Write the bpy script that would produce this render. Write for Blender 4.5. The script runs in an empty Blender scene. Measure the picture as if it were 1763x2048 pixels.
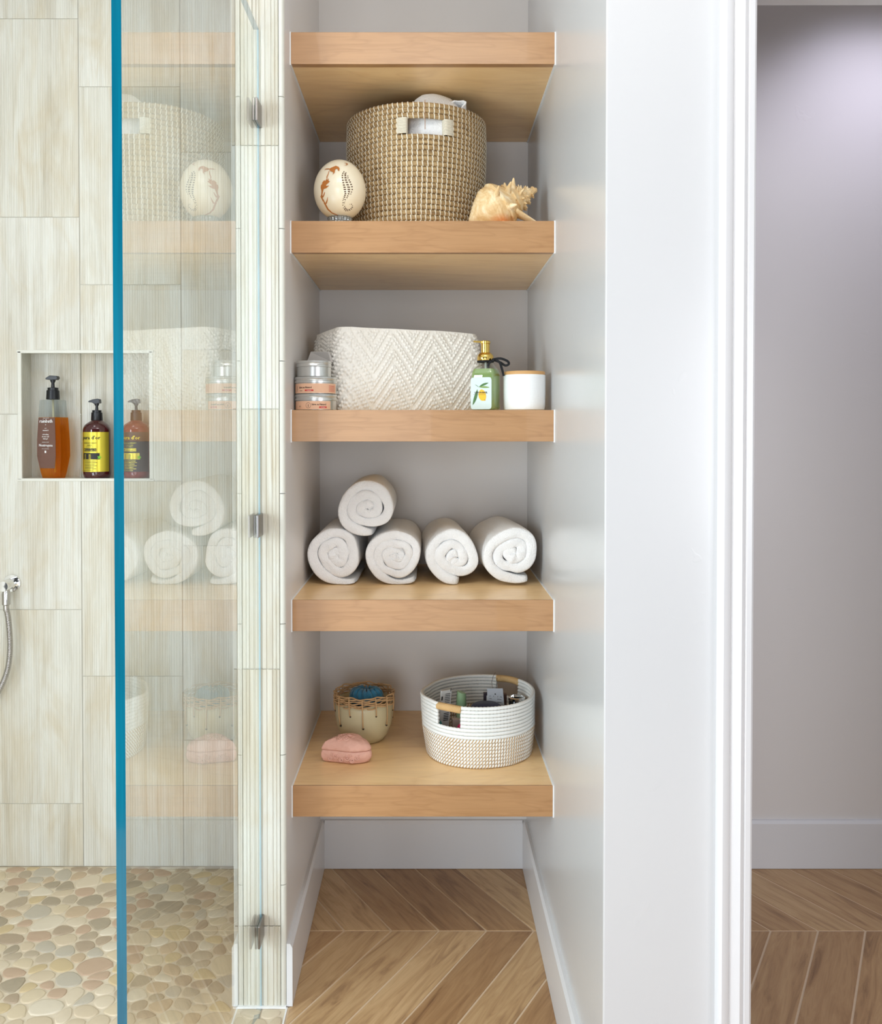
import bpy, bmesh, math, random
import numpy as np
from mathutils import Vector, noise

R = math.radians
PI = math.pi
TAU = 2 * PI
rnd = random.Random(7)
S = bpy.context.scene
C = S.collection

# ------------------------------------------------------------------ camera
FOCAL_PX, PX0, PY0, PITCH, EYE = 1763.0, 852.0, 892.0, R(0.97), 1.286
cam_data = bpy.data.cameras.new('camera')
cam = bpy.data.objects.new('camera', cam_data)
C.objects.link(cam)
cam.location = (0, 0, EYE)
cam.rotation_euler = (R(90) - PITCH, 0, 0)
cam_data.sensor_fit = 'VERTICAL'
cam_data.sensor_height = 36
cam_data.sensor_width = 36 * 1763 / 2048
cam_data.lens = FOCAL_PX / 2048 * 36
cam_data.shift_x = (881.5 - PX0) / 2048
cam_data.shift_y = (PY0 - 1024) / 2048
cam_data.clip_start = 0.02
S.camera = cam

# ------------------------------------------------------------------ world and lights
S.view_settings.view_transform = 'Standard'
S.view_settings.look = 'None'
S.view_settings.exposure = 0.0
S.view_settings.gamma = 1.0
S.view_settings.use_curve_mapping = False
S.cycles.use_denoising = True
S.cycles.max_bounces = 10
S.cycles.transparent_max_bounces = 16

world = bpy.data.worlds.new('world')
S.world = world
world.use_nodes = True
world.node_tree.nodes['Background'].inputs[0].default_value = (0.93, 0.96, 1.0, 1)
world.node_tree.nodes['Background'].inputs[1].default_value = 0.07


def area(name, loc, target, size, power, col, size_y=None):
    l = bpy.data.lights.new(name, 'AREA')
    l.energy = power
    l.color = col
    l.shape = 'RECTANGLE'
    l.size = size
    l.size_y = size_y or size
    o = bpy.data.objects.new(name, l)
    C.objects.link(o)
    o.location = loc
    o.rotation_euler = (Vector(target) - Vector(loc)).to_track_quat('-Z', 'Y').to_euler()
    return o


area('window_light', (-2.5, 0.2, 1.5), (0.3, 1.9, 1.0), 1.2, 74, (0.90, 1.0, 1.09))
area('low_left_fill_light', (-1.6, 0.0, 0.35), (0.2, 2.1, 1.2), 0.9, 15, (0.90, 1.0, 1.10))  # added low fill from the left, no actual source there
area('front_fill_light', (-0.8, -3.6, 1.35), (0, 2.2, 1.1), 1.7, 52, (0.94, 1.0, 1.08))  # added frontal fill from behind the camera, brightens the niche interior
area('right_fill_light', (2.0, -1.6, 1.3), (-0.2, 2.2, 1.2), 1.2, 34, (0.98, 0.99, 1.05))  # added fill from the right, lifts the left niche wall
area('ceiling_light', (0.0, 0.75, 2.70), (0.0, 1.6, 0.6), 0.8, 14, (1.0, 0.97, 0.93))
area('low_fill_light', (-0.2, -0.9, 0.25), (0, 2.1, 1.5), 1.2, 13, (0.96, 1.0, 1.05))  # added fill near the floor, stands in for bounced light
area('shower_light', (-1.15, 1.75, 2.68), (-1.15, 1.85, 0), 0.3, 2, (1, 1, 1))
spot = bpy.data.lights.new('closet_downlight', 'SPOT')
spot.energy = 22
spot.spot_size = R(125)
spot.spot_blend = 0.75
spot.shadow_soft_size = 0.05
spot.color = (0.92, 0.91, 1.15)
so = bpy.data.objects.new('closet_downlight', spot)
C.objects.link(so)
so.location = (1.34, 2.2, 2.70)

# ------------------------------------------------------------------ helpers
ST, CT = math.sin(PITCH), math.cos(PITCH)


def at(px, py, Y):
    """world point at depth Y seen at a pixel of the photograph"""
    a = (px - PX0) / FOCAL_PX
    b = -(py - PY0) / FOCAL_PX
    dy = CT + b * ST
    dz = -ST + b * CT
    t = Y / dy
    return Vector((a * t, Y, EYE + dz * t))


def lin(c):
    c = c / 255.0
    return c / 12.92 if c <= 0.04045 else ((c + 0.055) / 1.055) ** 2.4


def rgb(r, g, b):
    return (lin(r), lin(g), lin(b), 1)


class NT:
    def __init__(self, name):
        self.m = bpy.data.materials.new(name)
        self.m.use_nodes = True
        self.t = self.m.node_tree
        self.p = self.t.nodes.get('Principled BSDF')
        self.out = self.t.nodes.get('Material Output')

    def n(self, typ, **kw):
        nd = self.t.nodes.new(typ)
        for k, v in kw.items():
            if isinstance(k, str) and hasattr(nd, k):
                setattr(nd, k, v)
        return nd

    def l(self, a, b):
        self.t.links.new(a, b)

    def math(self, op, a, b=None):
        nd = self.n('ShaderNodeMath', operation=op)
        for i, x in enumerate((a, b)):
            if x is None:
                continue
            if isinstance(x, (int, float)):
                nd.inputs[i].default_value = x
            else:
                self.l(x, nd.inputs[i])
        return nd.outputs[0]

    def noise(self, scale, vec=None, detail=3, rough=0.5, dist=0.0):
        nd = self.n('ShaderNodeTexNoise')
        nd.inputs['Scale'].default_value = scale
        nd.inputs['Detail'].default_value = detail
        nd.inputs['Roughness'].default_value = rough
        nd.inputs['Distortion'].default_value = dist
        if vec is not None:
            self.l(vec, nd.inputs['Vector'])
        return nd.outputs['Fac']

    def coords(self, scale=(1, 1, 1), rnd_off=False, rot=(0, 0, 0)):
        tc = self.n('ShaderNodeTexCoord')
        mp = self.n('ShaderNodeMapping')
        mp.inputs['Scale'].default_value = scale
        mp.inputs['Rotation'].default_value = rot
        v = tc.outputs['Object']
        if rnd_off:
            oi = self.n('ShaderNodeObjectInfo')
            ad = self.n('ShaderNodeVectorMath', operation='ADD')
            ml = self.math('MULTIPLY', oi.outputs['Random'], 37.0)
            self.l(v, ad.inputs[0])
            self.l(ml, ad.inputs[1])
            v = ad.outputs[0]
        self.l(v, mp.inputs['Vector'])
        return mp.outputs['Vector']

    def ramp(self, fac, stops, interp='LINEAR'):
        nd = self.n('ShaderNodeValToRGB')
        nd.color_ramp.interpolation = interp
        els = nd.color_ramp.elements
        while len(els) < len(stops):
            els.new(0.5)
        for e, (p, c) in zip(els, stops):
            e.position = p
            e.color = c if len(c) == 4 else (*c, 1)
        self.l(fac, nd.inputs[0])
        return nd.outputs[0]

    def mix(self, fac, a, b, mode='MIX'):
        nd = self.n('ShaderNodeMix', data_type='RGBA', blend_type=mode)
        for sock, x in ((nd.inputs[0], fac), (nd.inputs[6], a), (nd.inputs[7], b)):
            if isinstance(x, (int, float)):
                sock.default_value = x
            elif isinstance(x, tuple):
                sock.default_value = x
            else:
                self.l(x, sock)
        return nd.outputs[2]

    def bump(self, h, strength=0.3, dist=0.002):
        nd = self.n('ShaderNodeBump')
        nd.inputs['Strength'].default_value = strength
        nd.inputs['Distance'].default_value = dist
        self.l(h, nd.inputs['Height'])
        self.l(nd.outputs[0], self.p.inputs['Normal'])
        return nd

    def setp(self, **kw):
        names = dict(col='Base Color', rough='Roughness', metal='Metallic', spec='Specular IOR Level',
                     sheen='Sheen Weight', coat='Coat Weight', trans='Transmission Weight', sss='Subsurface Weight')
        for k, v in kw.items():
            s = self.p.inputs[names[k]]
            if isinstance(v, (int, float, tuple)):
                s.default_value = v
            else:
                self.l(v, s)
        return self


MATS = {}


def plain(key, col, rough=0.5, metal=0.0, bump=None, var=0.06, **kw):
    """procedural material: base colour with a slight mottling and optional fine relief"""
    if key in MATS:
        return MATS[key]
    n = NT(key)
    c2 = tuple(min(1, c * (1 - var)) for c in col[:3]) + (1,)
    f = n.noise(35, n.coords(), 3)
    n.setp(col=n.mix(f, col, c2), rough=rough, metal=metal, **kw)
    if bump:
        n.bump(n.noise(bump[0], n.coords(), 2), bump[1], bump[2])
    MATS[key] = n.m
    return n.m


# ---- mesh builder
class MB:
    def __init__(self):
        self.v, self.f, self.mi = [], [], []

    def add(self, vs, fs, mi=0):
        b = len(self.v)
        self.v += [tuple(x) for x in vs]
        self.f += [tuple(b + i for i in q) for q in fs]
        self.mi += [mi] * len(fs)
        return self

    def box(self, x0, x1, y0, y1, z0, z1, mi=0):
        vs = [(x, y, z) for z in (z0, z1) for y in (y0, y1) for x in (x0, x1)]
        return self.add(vs, [(0, 2, 3, 1), (4, 5, 7, 6), (0, 1, 5, 4), (1, 3, 7, 5), (3, 2, 6, 7), (2, 0, 4, 6)], mi)

    def rings(self, rings, cap0=True, cap1=True, mi=0, loop=False):
        n = len(rings[0])
        vs = [p for r in rings for p in r]
        fs = []
        m = len(rings)
        for i in range(m if loop else m - 1):
            a, b = i * n, ((i + 1) % m) * n
            for j in range(n):
                k = (j + 1) % n
                fs.append((a + j, a + k, b + k, b + j))
        if not loop:
            if cap0:
                fs.append(tuple(range(n - 1, -1, -1)))
            if cap1:
                fs.append(tuple((m - 1) * n + j for j in range(n)))
        return self.add(vs, fs, mi)

    def lathe(self, prof, cx, cy, n=40, cap0=True, cap1=True, mi=0, wob=None):
        rs = []
        for r, z in prof:
            rs.append([(cx + r * math.cos(TAU * j / n), cy + r * math.sin(TAU * j / n), z) for j in range(n)])
        return self.rings(rs, cap0, cap1, mi)

    def tube(self, pts, r, n=8, closed=False, mi=0, flat=1.0, twist=0.0, rad=None, mifn=None):
        pts = [Vector(p) for p in pts]
        m = len(pts)
        rings = []
        up = Vector((0, 0, 1))
        prev = None
        for i, p in enumerate(pts):
            if closed:
                t = pts[(i + 1) % m] - pts[i - 1]
            else:
                t = pts[min(i + 1, m - 1)] - pts[max(i - 1, 0)]
            t.normalize()
            if prev is None:
                a = up if abs(t.dot(up)) < 0.9 else Vector((1, 0, 0))
                u = t.cross(a).normalized()
            else:
                u = (prev - t * prev.dot(t)).normalized()
            prev = u
            w = t.cross(u)
            rr = rad[i] if rad else r
            ring = []
            for j in range(n):
                g = TAU * j / n + twist * i
                ring.append(p + (u * math.cos(g) + w * math.sin(g) * flat) * rr)
            rings.append(ring)
        b0 = len(self.f)
        self.rings(rings, True, True, mi, loop=closed)
        if mifn:
            for k in range(b0, len(self.f)):
                q = k - b0
                self.mi[k] = mifn(q // n, q % n)
        return self

    def ball(self, c, r, n=10, m=6, mi=0, sc=(1, 1, 1)):
        rs = []
        for i in range(1, m):
            th = PI * i / m
            rs.append([(c[0] + sc[0] * r * math.sin(th) * math.cos(TAU * j / n),
                        c[1] + sc[1] * r * math.sin(th) * math.sin(TAU * j / n),
                        c[2] - sc[2] * r * math.cos(th)) for j in range(n)])
        return self.rings(rs, True, True, mi)

    def map(self, fn):
        self.v = [tuple(fn(Vector(p))) for p in self.v]
        return self

    def build(self, name, mats, parent=None, smooth=False, bevel=0, loc=None, rotz=0, sharp=None):
        """link as ONE mesh object; vertices are given in world coordinates"""
        me = bpy.data.meshes.new(name)
        org = Vector((0, 0, 0))
        if parent is not None:
            o = parent
            while o is not None:
                org += o.location
                o = o.parent
        elif loc is not None:
            org = Vector(loc)
        cz, sz = math.cos(-rotz), math.sin(-rotz)
        vs = []
        for p in self.v:
            q = Vector(p) - org
            if loc is not None and parent is not None:
                q = Vector(p) - org - Vector(loc)
            if rotz:
                q = Vector((q.x * cz - q.y * sz, q.x * sz + q.y * cz, q.z))
            vs.append(q)
        me.from_pydata(vs, [], self.f)
        if not isinstance(mats, (list, tuple)):
            mats = [mats]
        for m in mats:
            me.materials.append(m)
        if len(mats) > 1:
            me.polygons.foreach_set('material_index', self.mi)
        if bevel:
            bm = bmesh.new()
            bm.from_mesh(me)
            bmesh.ops.remove_doubles(bm, verts=bm.verts, dist=1e-6)
            es = [e for e in bm.edges if len(e.link_faces) == 2 and e.calc_face_angle(0) > R(30)]
            bmesh.ops.bevel(bm, geom=es, offset=bevel, segments=2, affect='EDGES', profile=0.6)
            bm.to_mesh(me)
            bm.free()
        if smooth:
            me.shade_smooth()
            if sharp:
                me.set_sharp_from_angle(angle=R(sharp))
        me.update()
        ob = bpy.data.objects.new(name, me)
        C.objects.link(ob)
        if parent is not None:
            ob.parent = parent
            if loc is not None:
                ob.location = loc
        elif loc is not None:
            ob.location = loc
        if rotz:
            ob.rotation_euler.z = rotz
        return ob


def tag(o, label=None, cat=None, group=None, kind=None):
    if label:
        o['label'] = label
    if cat:
        o['category'] = cat
    if group:
        o['group'] = group
    if kind:
        o['kind'] = kind
    return o


def thing(name, label, cat, loc, group=None):
    o = bpy.data.objects.new(name, None)
    o.empty_display_size = 0.05
    C.objects.link(o)
    o.location = loc
    return tag(o, label, cat, group)


FONT_CACHE = {}


def text_mesh(s, size, align='CENTER'):
    """flat lettering: (verts (x, z), faces), first baseline at 0"""
    key = (s, size, align)
    if key in FONT_CACHE:
        return FONT_CACHE[key]
    cu = bpy.data.curves.new('lettering', 'FONT')
    cu.body = s
    cu.size = size
    cu.align_x = align
    cu.resolution_u = 1
    ob = bpy.data.objects.new('lettering', cu)
    C.objects.link(ob)
    dg = bpy.context.evaluated_depsgraph_get()
    me = bpy.data.meshes.new_from_object(ob.evaluated_get(dg))
    vs = [(v.co.x, v.co.y) for v in me.vertices]
    fs = [tuple(p.vertices) for p in me.polygons]
    bpy.data.objects.remove(ob)
    bpy.data.curves.remove(cu)
    bpy.data.meshes.remove(me)
    FONT_CACHE[key] = (vs, fs)
    return vs, fs


class Print:
    """flat print laid onto a surface; fn(u, v) gives the world point"""
    def __init__(self, fn):
        self.fn, self.mb = fn, MB()

    def text(self, s, u, v, size, mi=0, align='CENTER', bold=0, sx=1.0):
        vs, fs = text_mesh(s, size, align)
        for k in range(1 + bold):
            self.mb.add([self.fn(u + x * sx + k * size * 0.06, v + y) for x, y in vs], fs, mi)
        return self

    def poly(self, pts, mi=0):
        self.mb.add([self.fn(u, v) for u, v in pts], [tuple(range(len(pts)))], mi)
        return self

    def rect(self, u0, u1, v0, v1, mi=0, n=1):
        for k in range(n):
            a, b = u0 + (u1 - u0) * k / n, u0 + (u1 - u0) * (k + 1) / n
            self.poly([(a, v0), (b, v0), (b, v1), (a, v1)], mi)
        return self

    def rings(self, u, v, r0, r1, mi=0, n=16):
        for k in range(n):
            a, b = TAU * k / n, TAU * (k + 1) / n
            self.poly([(u + r * math.cos(g), v + r * math.sin(g)) for r, g in ((r0, a), (r1, a), (r1, b), (r0, b))], mi)
        return self


# ------------------------------------------------------------------ materials
def mat_paint(name, col, rough, marks=0.35):
    n = NT(name)
    v = n.coords()
    f1 = n.noise(9, v, 4, 0.55)
    spots = n.ramp(n.noise(26, v, 2, 0.4, 1.2), [(0.0, (0, 0, 0)), (0.68, (0, 0, 0)), (0.74, (1, 1, 1))])
    h = n.math('ADD', n.math('MULTIPLY', f1, 0.6), n.math('MULTIPLY', spots, 0.35))
    c2 = tuple(c * 0.985 for c in col[:3]) + (1,)
    n.setp(col=n.mix(n.noise(2.5, v, 2), col, c2), rough=rough, spec=0.5)
    n.bump(h, marks, 0.0012)
    return n.m


M_WALL = mat_paint('wall paint', (0.75, 0.72, 0.695, 1), 0.36)
M_WALL_SATIN = mat_paint('satin wall paint', (0.605, 0.605, 0.61, 1), 0.25, 0.25)
M_TRIM = mat_paint('trim paint', (0.74, 0.74, 0.75, 1), 0.28, 0.06)
M_CEIL = plain('ceiling paint', (0.82, 0.81, 0.80, 1), 0.7)
M_CAULK = plain('white caulk', (0.90, 0.90, 0.89, 1), 0.4)


def mat_maple(name, a, b, dark, along=(1.6, 14, 30)):
    n = NT(name)
    v = n.coords(along)
    g = n.noise(3.0, v, 5, 0.6, 0.9)
    c = n.ramp(g, [(0.28, b), (0.5, a), (0.72, tuple(x * 1.08 for x in a[:3]))])
    fine = n.noise(14, n.coords((2.0, 60, 120)), 3, 0.6)
    c = n.mix(n.math('MULTIPLY', fine, 0.28), c, dark)
    fig = n.ramp(n.noise(1.4, n.coords((1.2, 3, 9)), 2, 0.5, 2.5), [(0.46, (0, 0, 0)), (0.5, (1, 1, 1)), (0.54, (0, 0, 0))])
    c = n.mix(n.math('MULTIPLY', fig, 0.22), c, dark)
    n.setp(col=c, rough=0.34, coat=0.15)
    n.bump(fine, 0.05, 0.001)
    return n.m


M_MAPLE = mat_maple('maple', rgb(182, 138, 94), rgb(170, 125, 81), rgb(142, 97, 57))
M_MAPLE_LIT = mat_maple('maple lit tone', rgb(250, 214, 160), rgb(244, 203, 146), rgb(214, 166, 110), (1.6, 10, 6))  # same maple, paler to paint in the light on tops and undersides


def mat_tile(name, long=5.0):
    n = NT(name)
    v = n.coords((26, 4, 1.6), True)
    st = n.noise(1.0, v, 5, 0.6, 0.8)
    c = n.ramp(st, [(0.25, rgb(190, 184, 168)), (0.40, rgb(208, 205, 193)), (0.58, rgb(222, 222, 214)), (0.78, rgb(201, 192, 172))])
    v2 = n.coords((6, 4, 2.2), True)
    blot = n.ramp(n.noise(1.3, v2, 3, 0.6, 1.0), [(0.45, (0, 0, 0)), (0.72, (1, 1, 1))])
    c = n.mix(n.math('MULTIPLY', blot, 0.5), c, rgb(200, 184, 150))
    oi = n.n('ShaderNodeObjectInfo')
    tone = n.ramp(oi.outputs['Random'], [(0, (0.95, 0.94, 0.91)), (1, (1.0, 1.0, 1.0))])
    c = n.mix(1.0, c, tone, 'MULTIPLY')
    n.setp(col=c, rough=0.5)
    n.bump(n.noise(60, n.coords((40, 10, 6), True), 3), 0.12, 0.001)
    return n.m


M_TILE = mat_tile('ribbed travertine tile')
M_BULLNOSE = plain('tile edging', rgb(220, 219, 208), 0.35, bump=(60, 0.1, 0.001))
M_GROUT = plain('tile grout', rgb(206, 203, 190), 0.8, bump=(300, 0.2, 0.0005))


def mat_plank():
    n = NT('wood look porcelain plank')
    oi = n.n('ShaderNodeObjectInfo')
    v = n.coords((1.2, 10, 1), True)
    g = n.noise(3.2, v, 6, 0.62, 1.3)
    c = n.ramp(g, [(0.25, rgb(136, 104, 74)), (0.45, rgb(190, 156, 114)), (0.6, rgb(206, 174, 131)), (0.8, rgb(180, 146, 106))])
    vf = n.coords((3, 60, 1), True)
    c = n.mix(n.math('MULTIPLY', n.noise(5, vf, 4, 0.6, 0.5), 0.35), c, rgb(120, 88, 62))
    tone = n.ramp(oi.outputs['Random'], [(0, (0.78, 0.68, 0.60)), (0.3, (0.95, 0.88, 0.82)), (0.55, (1.1, 1.09, 1.07)), (1, (1.2, 1.2, 1.2))])
    c = n.mix(1.0, c, tone, 'MULTIPLY')
    n.setp(col=c, rough=0.42)
    n.bump(n.noise(6, vf, 3), 0.12, 0.0006)
    return n.m


M_PLANK = mat_plank()
M_FGROUT = plain('floor grout', rgb(222, 198, 168), 0.8)


def mat_pebble():
    n = NT('river pebble')
    oi = n.n('ShaderNodeObjectInfo')
    pal = [rgb(176, 160, 138), rgb(214, 197, 170), rgb(186, 172, 150), rgb(160, 148, 128), rgb(222, 208, 184), rgb(196, 172, 142),
           rgb(170, 150, 128), rgb(218, 202, 172), rgb(206, 184, 140), rgb(188, 182, 168), rgb(226, 216, 196), rgb(190, 160, 136)]
    c = n.ramp(oi.outputs['Random'], [(i / len(pal), p) for i, p in enumerate(pal)], 'CONSTANT')
    f = n.noise(22, n.coords((1, 1.6, 1), True), 5, 0.6, 1.0)
    c = n.mix(n.math('MULTIPLY', f, 0.5), c, rgb(208, 190, 160))
    n.setp(col=c, rough=0.5)
    n.bump(n.noise(90, n.coords(), 3), 0.15, 0.0006)
    return n.m


M_PEBBLE = mat_pebble()
M_PGROUT = plain('pebble grout', rgb(226, 212, 188), 0.85, bump=(200, 0.2, 0.0006))


def thin_glass(name, tint, reflect, rough=0.0):
    n = NT(name)
    n.t.nodes.remove(n.p)
    tr = n.n('ShaderNodeBsdfTransparent')
    tr.inputs[0].default_value = tint
    if reflect:
        geo = n.n('ShaderNodeNewGeometry')
        dot = n.n('ShaderNodeVectorMath', operation='DOT_PRODUCT')
        n.l(geo.outputs['Incoming'], dot.inputs[0])
        n.l(geo.outputs['Normal'], dot.inputs[1])
        c = n.math('ABSOLUTE', dot.outputs['Value'])
        k = n.math('POWER', n.math('SUBTRACT', 1.0, c), 5.0)
        f = n.math('ADD', n.math('MULTIPLY', k, 0.96), 0.04)
        f2 = n.math('DIVIDE', n.math('MULTIPLY', f, 2.0), n.math('ADD', f, 1.0))
        gl = n.n('ShaderNodeBsdfGlossy')
        gl.inputs['Roughness'].default_value = rough
        gl.inputs[0].default_value = (0.97, 0.98, 0.98, 1)
        mx = n.n('ShaderNodeMixShader')
        n.l(f2, mx.inputs[0])
        n.l(tr.outputs[0], mx.inputs[1])
        n.l(gl.outputs[0], mx.inputs[2])
        n.l(mx.outputs[0], n.out.inputs[0])
    else:
        n.l(tr.outputs[0], n.out.inputs[0])
    return n.m


M_PANE = thin_glass('shower glass face', (0.965, 0.985, 0.975, 1), True)
M_PANE_IN = thin_glass('shower glass inner face', (0.97, 0.99, 0.985, 1), False)
M_CLEAR = thin_glass('clear bottle plastic', (0.93, 0.95, 0.94, 1), True, 0.03)


def mat_edge():
    n = NT('polished glass edge')
    f = n.noise(2.0, n.coords((30, 1, 1.3)), 3)
    n.setp(col=n.ramp(f, [(0.35, rgb(0, 84, 108)), (0.65, rgb(0, 112, 136))]), rough=0.12, coat=0.4)
    return n.m


M_GEDGE = mat_edge()
M_SEAL = plain('clear silicone joint', rgb(150, 200, 222), 0.3)


def liquid(name, tint, body, opac):
    n = NT(name)
    n.setp(col=body, rough=0.08, coat=0.5)
    tr = n.n('ShaderNodeBsdfTransparent')
    tr.inputs[0].default_value = tint
    mx = n.n('ShaderNodeMixShader')
    mx.inputs[0].default_value = opac
    n.l(tr.outputs[0], mx.inputs[1])
    n.l(n.p.outputs[0], mx.inputs[2])
    n.l(mx.outputs[0], n.out.inputs[0])
    return n.m


def mat_terry(name, col):
    n = NT(name)
    v = n.coords()
    f = n.noise(420, v, 2, 0.6)
    f2 = n.noise(60, v, 3, 0.6)
    n.setp(col=n.mix(f, col, tuple(c * 0.93 for c in col[:3]) + (1,)), rough=0.95, sheen=0.3)
    n.bump(n.math('ADD', f, n.math('MULTIPLY', f2, 0.8)), 0.7, 0.004)
    return n.m


M_TERRY = mat_terry('white terry cloth', (0.96, 0.955, 0.95, 1))
M_CLIP = plain('satin nickel clip', (0.30, 0.28, 0.27, 1), 0.3, 1.0)
M_METAL = plain('brushed nickel', (0.52, 0.50, 0.48, 1), 0.24, 1.0)
M_CHROME = plain('polished chrome', (0.86, 0.86, 0.85, 1), 0.07, 1.0)
M_BLACK = plain('black plastic', rgb(10, 13, 20), 0.3)
M_WHITE_INK = plain('white ink', (0.9, 0.9, 0.9, 1), 0.5)
M_BLACK_INK = plain('black ink', rgb(30, 28, 24), 0.5)

# ------------------------------------------------------------------ the room shell
XL, XR = -0.3115, 0.2955          # linen niche side walls
YB = 2.58                         # back wall plane
YP = 1.9455                       # front of the tiled end wall
YF = 1.459                        # front of the right-hand wall
CEIL = 2.74


def struct(o):
    o['kind'] = 'structure'
    return o


# left end wall between shower and niche (painted on the niche side)
struct(MB().box(-0.425, XL, YP + 0.010, YB, 0, CEIL).build('wall_left', M_WALL, loc=(-0.37, YP, 0)))
struct(MB().box(-0.425, 0.41, YB, YB + 0.1, 0, CEIL).build('wall_back', M_WALL, loc=(0, YB, 0)))
wr = MB()
X1, XJ = XR, 0.541
wr.rings([[(X1, YF, z), (XJ - 0.018, YF, z), (XJ - 0.018, YF + 0.12, z), (0.41, YF + 0.12, z), (0.41, YB, z), (X1, YB, z)] for z in (0, CEIL)])
wro = wr.build('wall_right', M_WALL_SATIN, bevel=0.0025, loc=(XR, YF, 0))
struct(wro)
# wall over and beside the doorway
wf = MB()
wf.box(XJ - 0.018, 1.40, YF, YF + 0.12, 2.062, CEIL)
wf.box(1.40, 2.3, YF, YF + 0.12, 0, CEIL)
struct(wf.build('wall_front', M_WALL_SATIN, loc=(1.4, YF, 0)))
struct(MB().box(0.41, 2.3, YB, YB + 0.1, 0, CEIL).build('wall_closet_back', M_WALL, loc=(1.3, YB, 0)))
struct(MB().box(2.3, 2.4, YF, YB + 0.1, 0, CEIL).build('wall_closet_right', M_WALL, loc=(2.3, 2, 0)))
struct(MB().box(-2.0, -1.9, 0.9, YB + 0.1, 0, CEIL).build('wall_shower_left', M_BULLNOSE, loc=(-1.9, 2, 0)))
struct(MB().box(-2.6, 2.4, -0.7, YB + 0.1, CEIL, CEIL + 0.08).build('ceiling', M_CEIL, loc=(0, 1, CEIL)))

# ---- door jamb and casing
dj = MB()
dj.box(XJ - 0.018, XJ, YF - 0.004, YF + 0.124, 0, 2.062)
dj.box(1.382, 1.40, YF - 0.004, YF + 0.124, 0, 2.062)
dj.box(XJ, 1.382, YF - 0.004, YF + 0.124, 2.044, 2.062)
d1 = struct(dj.build('door_1', M_TRIM, bevel=0.001, loc=(XJ, YF, 0)))
ds = MB()
ds.box(XJ, 1.382, YF + 0.05, YF + 0.085, 2.034, 2.044)
ds.build('door_stop', M_TRIM, parent=d1, bevel=0.001)
# moulded casing profile: (distance from the opening edge, projection)
prof = [(-0.002, 0.0), (-0.002, 0.010), (0.0015, 0.0125), (0.010, 0.0135), (0.0125, 0.0115), (0.0145, 0.0145), (0.019, 0.0165), (0.026, 0.0150),
        (0.033, 0.0140), (0.0355, 0.0125), (0.038, 0.0165), (0.044, 0.0195), (0.050, 0.0205), (0.0540, 0.0190), (0.0550, 0.016), (0.0550, 0.0)]


def casing(x_open, sign, name):
    m = MB()
    rs = []
    for z in (0, 2.044):
        rs.append([(x_open - 0.004 * sign - sign * d, YF - p, z + ((d + 0.004) if z > 1 else 0)) for d, p in prof])
    m.rings(rs)
    return m.build(name, M_TRIM, smooth=True, sharp=28, loc=(x_open, YF, 0))


struct(casing(XJ, 1, 'trim_1'))
struct(casing(1.382, -1, 'trim_2'))
hd = MB()
hd.rings([[(x + sg * d, YF - p, 2.044 + 0.004 + d) for d, p in prof] for x, sg in ((XJ - 0.004, -1), (1.386, 1))])
struct(hd.build('trim_3', M_TRIM, smooth=True, sharp=28, loc=(0.95, YF, 2.05)))

# ---- baseboards
BH, BT = 0.142, 0.013


def board(pts_fn, name, loc):
    """pts_fn(d, z, k): point at distance d from wall, end k"""
    m = MB()
    pr = [(0, 0.001), (BT, 0.001), (BT, BH - 0.009), (BT - 0.005, BH), (0, BH)]
    m.rings([[pts_fn(d, z, k) for d, z in pr] for k in (0, 1)])
    return struct(m.build(name, M_TRIM, loc=loc))


board(lambda d, z, k: (XL + d, (YP + 0.002, YB)[k], z), 'baseboard_left', (XL, YP, 0))
board(lambda d, z, k: (XR - d, (YF - 0.0, YB)[k], z), 'baseboard_right', (XR, YF, 0))
board(lambda d, z, k: ((XL + BT, XR - BT)[k], YB - d, z), 'baseboard_back', (0, YB, 0))
board(lambda d, z, k: ((XR - 0.0, XJ - 0.061)[k], YF - d, z), 'baseboard_front', (0.4, YF, 0))
board(lambda d, z, k: ((0.41, 2.3)[k], YB - d, z), 'baseboard_closet', (1.3, YB, 0))

# ---- ribbed shower tiles
TW, TH = 0.2955, 0.574


def rib_profile(w, pitch, groove, depth, jit, seed):
    rr = random.Random(seed)
    xs = [(0.0, 0.0015), (0.0012, 0.0)]
    x = 0.0012
    while True:
        step = pitch * (1 + rr.uniform(-jit, jit))
        if x + step > w - 0.004:
            break
        d = depth * rr.uniform(0.7, 1.2)
        g = groove * rr.uniform(0.8, 1.25)
        xs += [(x + step - g, 0.0), (x + step - g * 0.65, d), (x + step - g * 0.3, d), (x + step, 0.0)]
        x += step
    xs += [(w - 0.0012, 0.0), (w, 0.0015)]
    return xs


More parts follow.
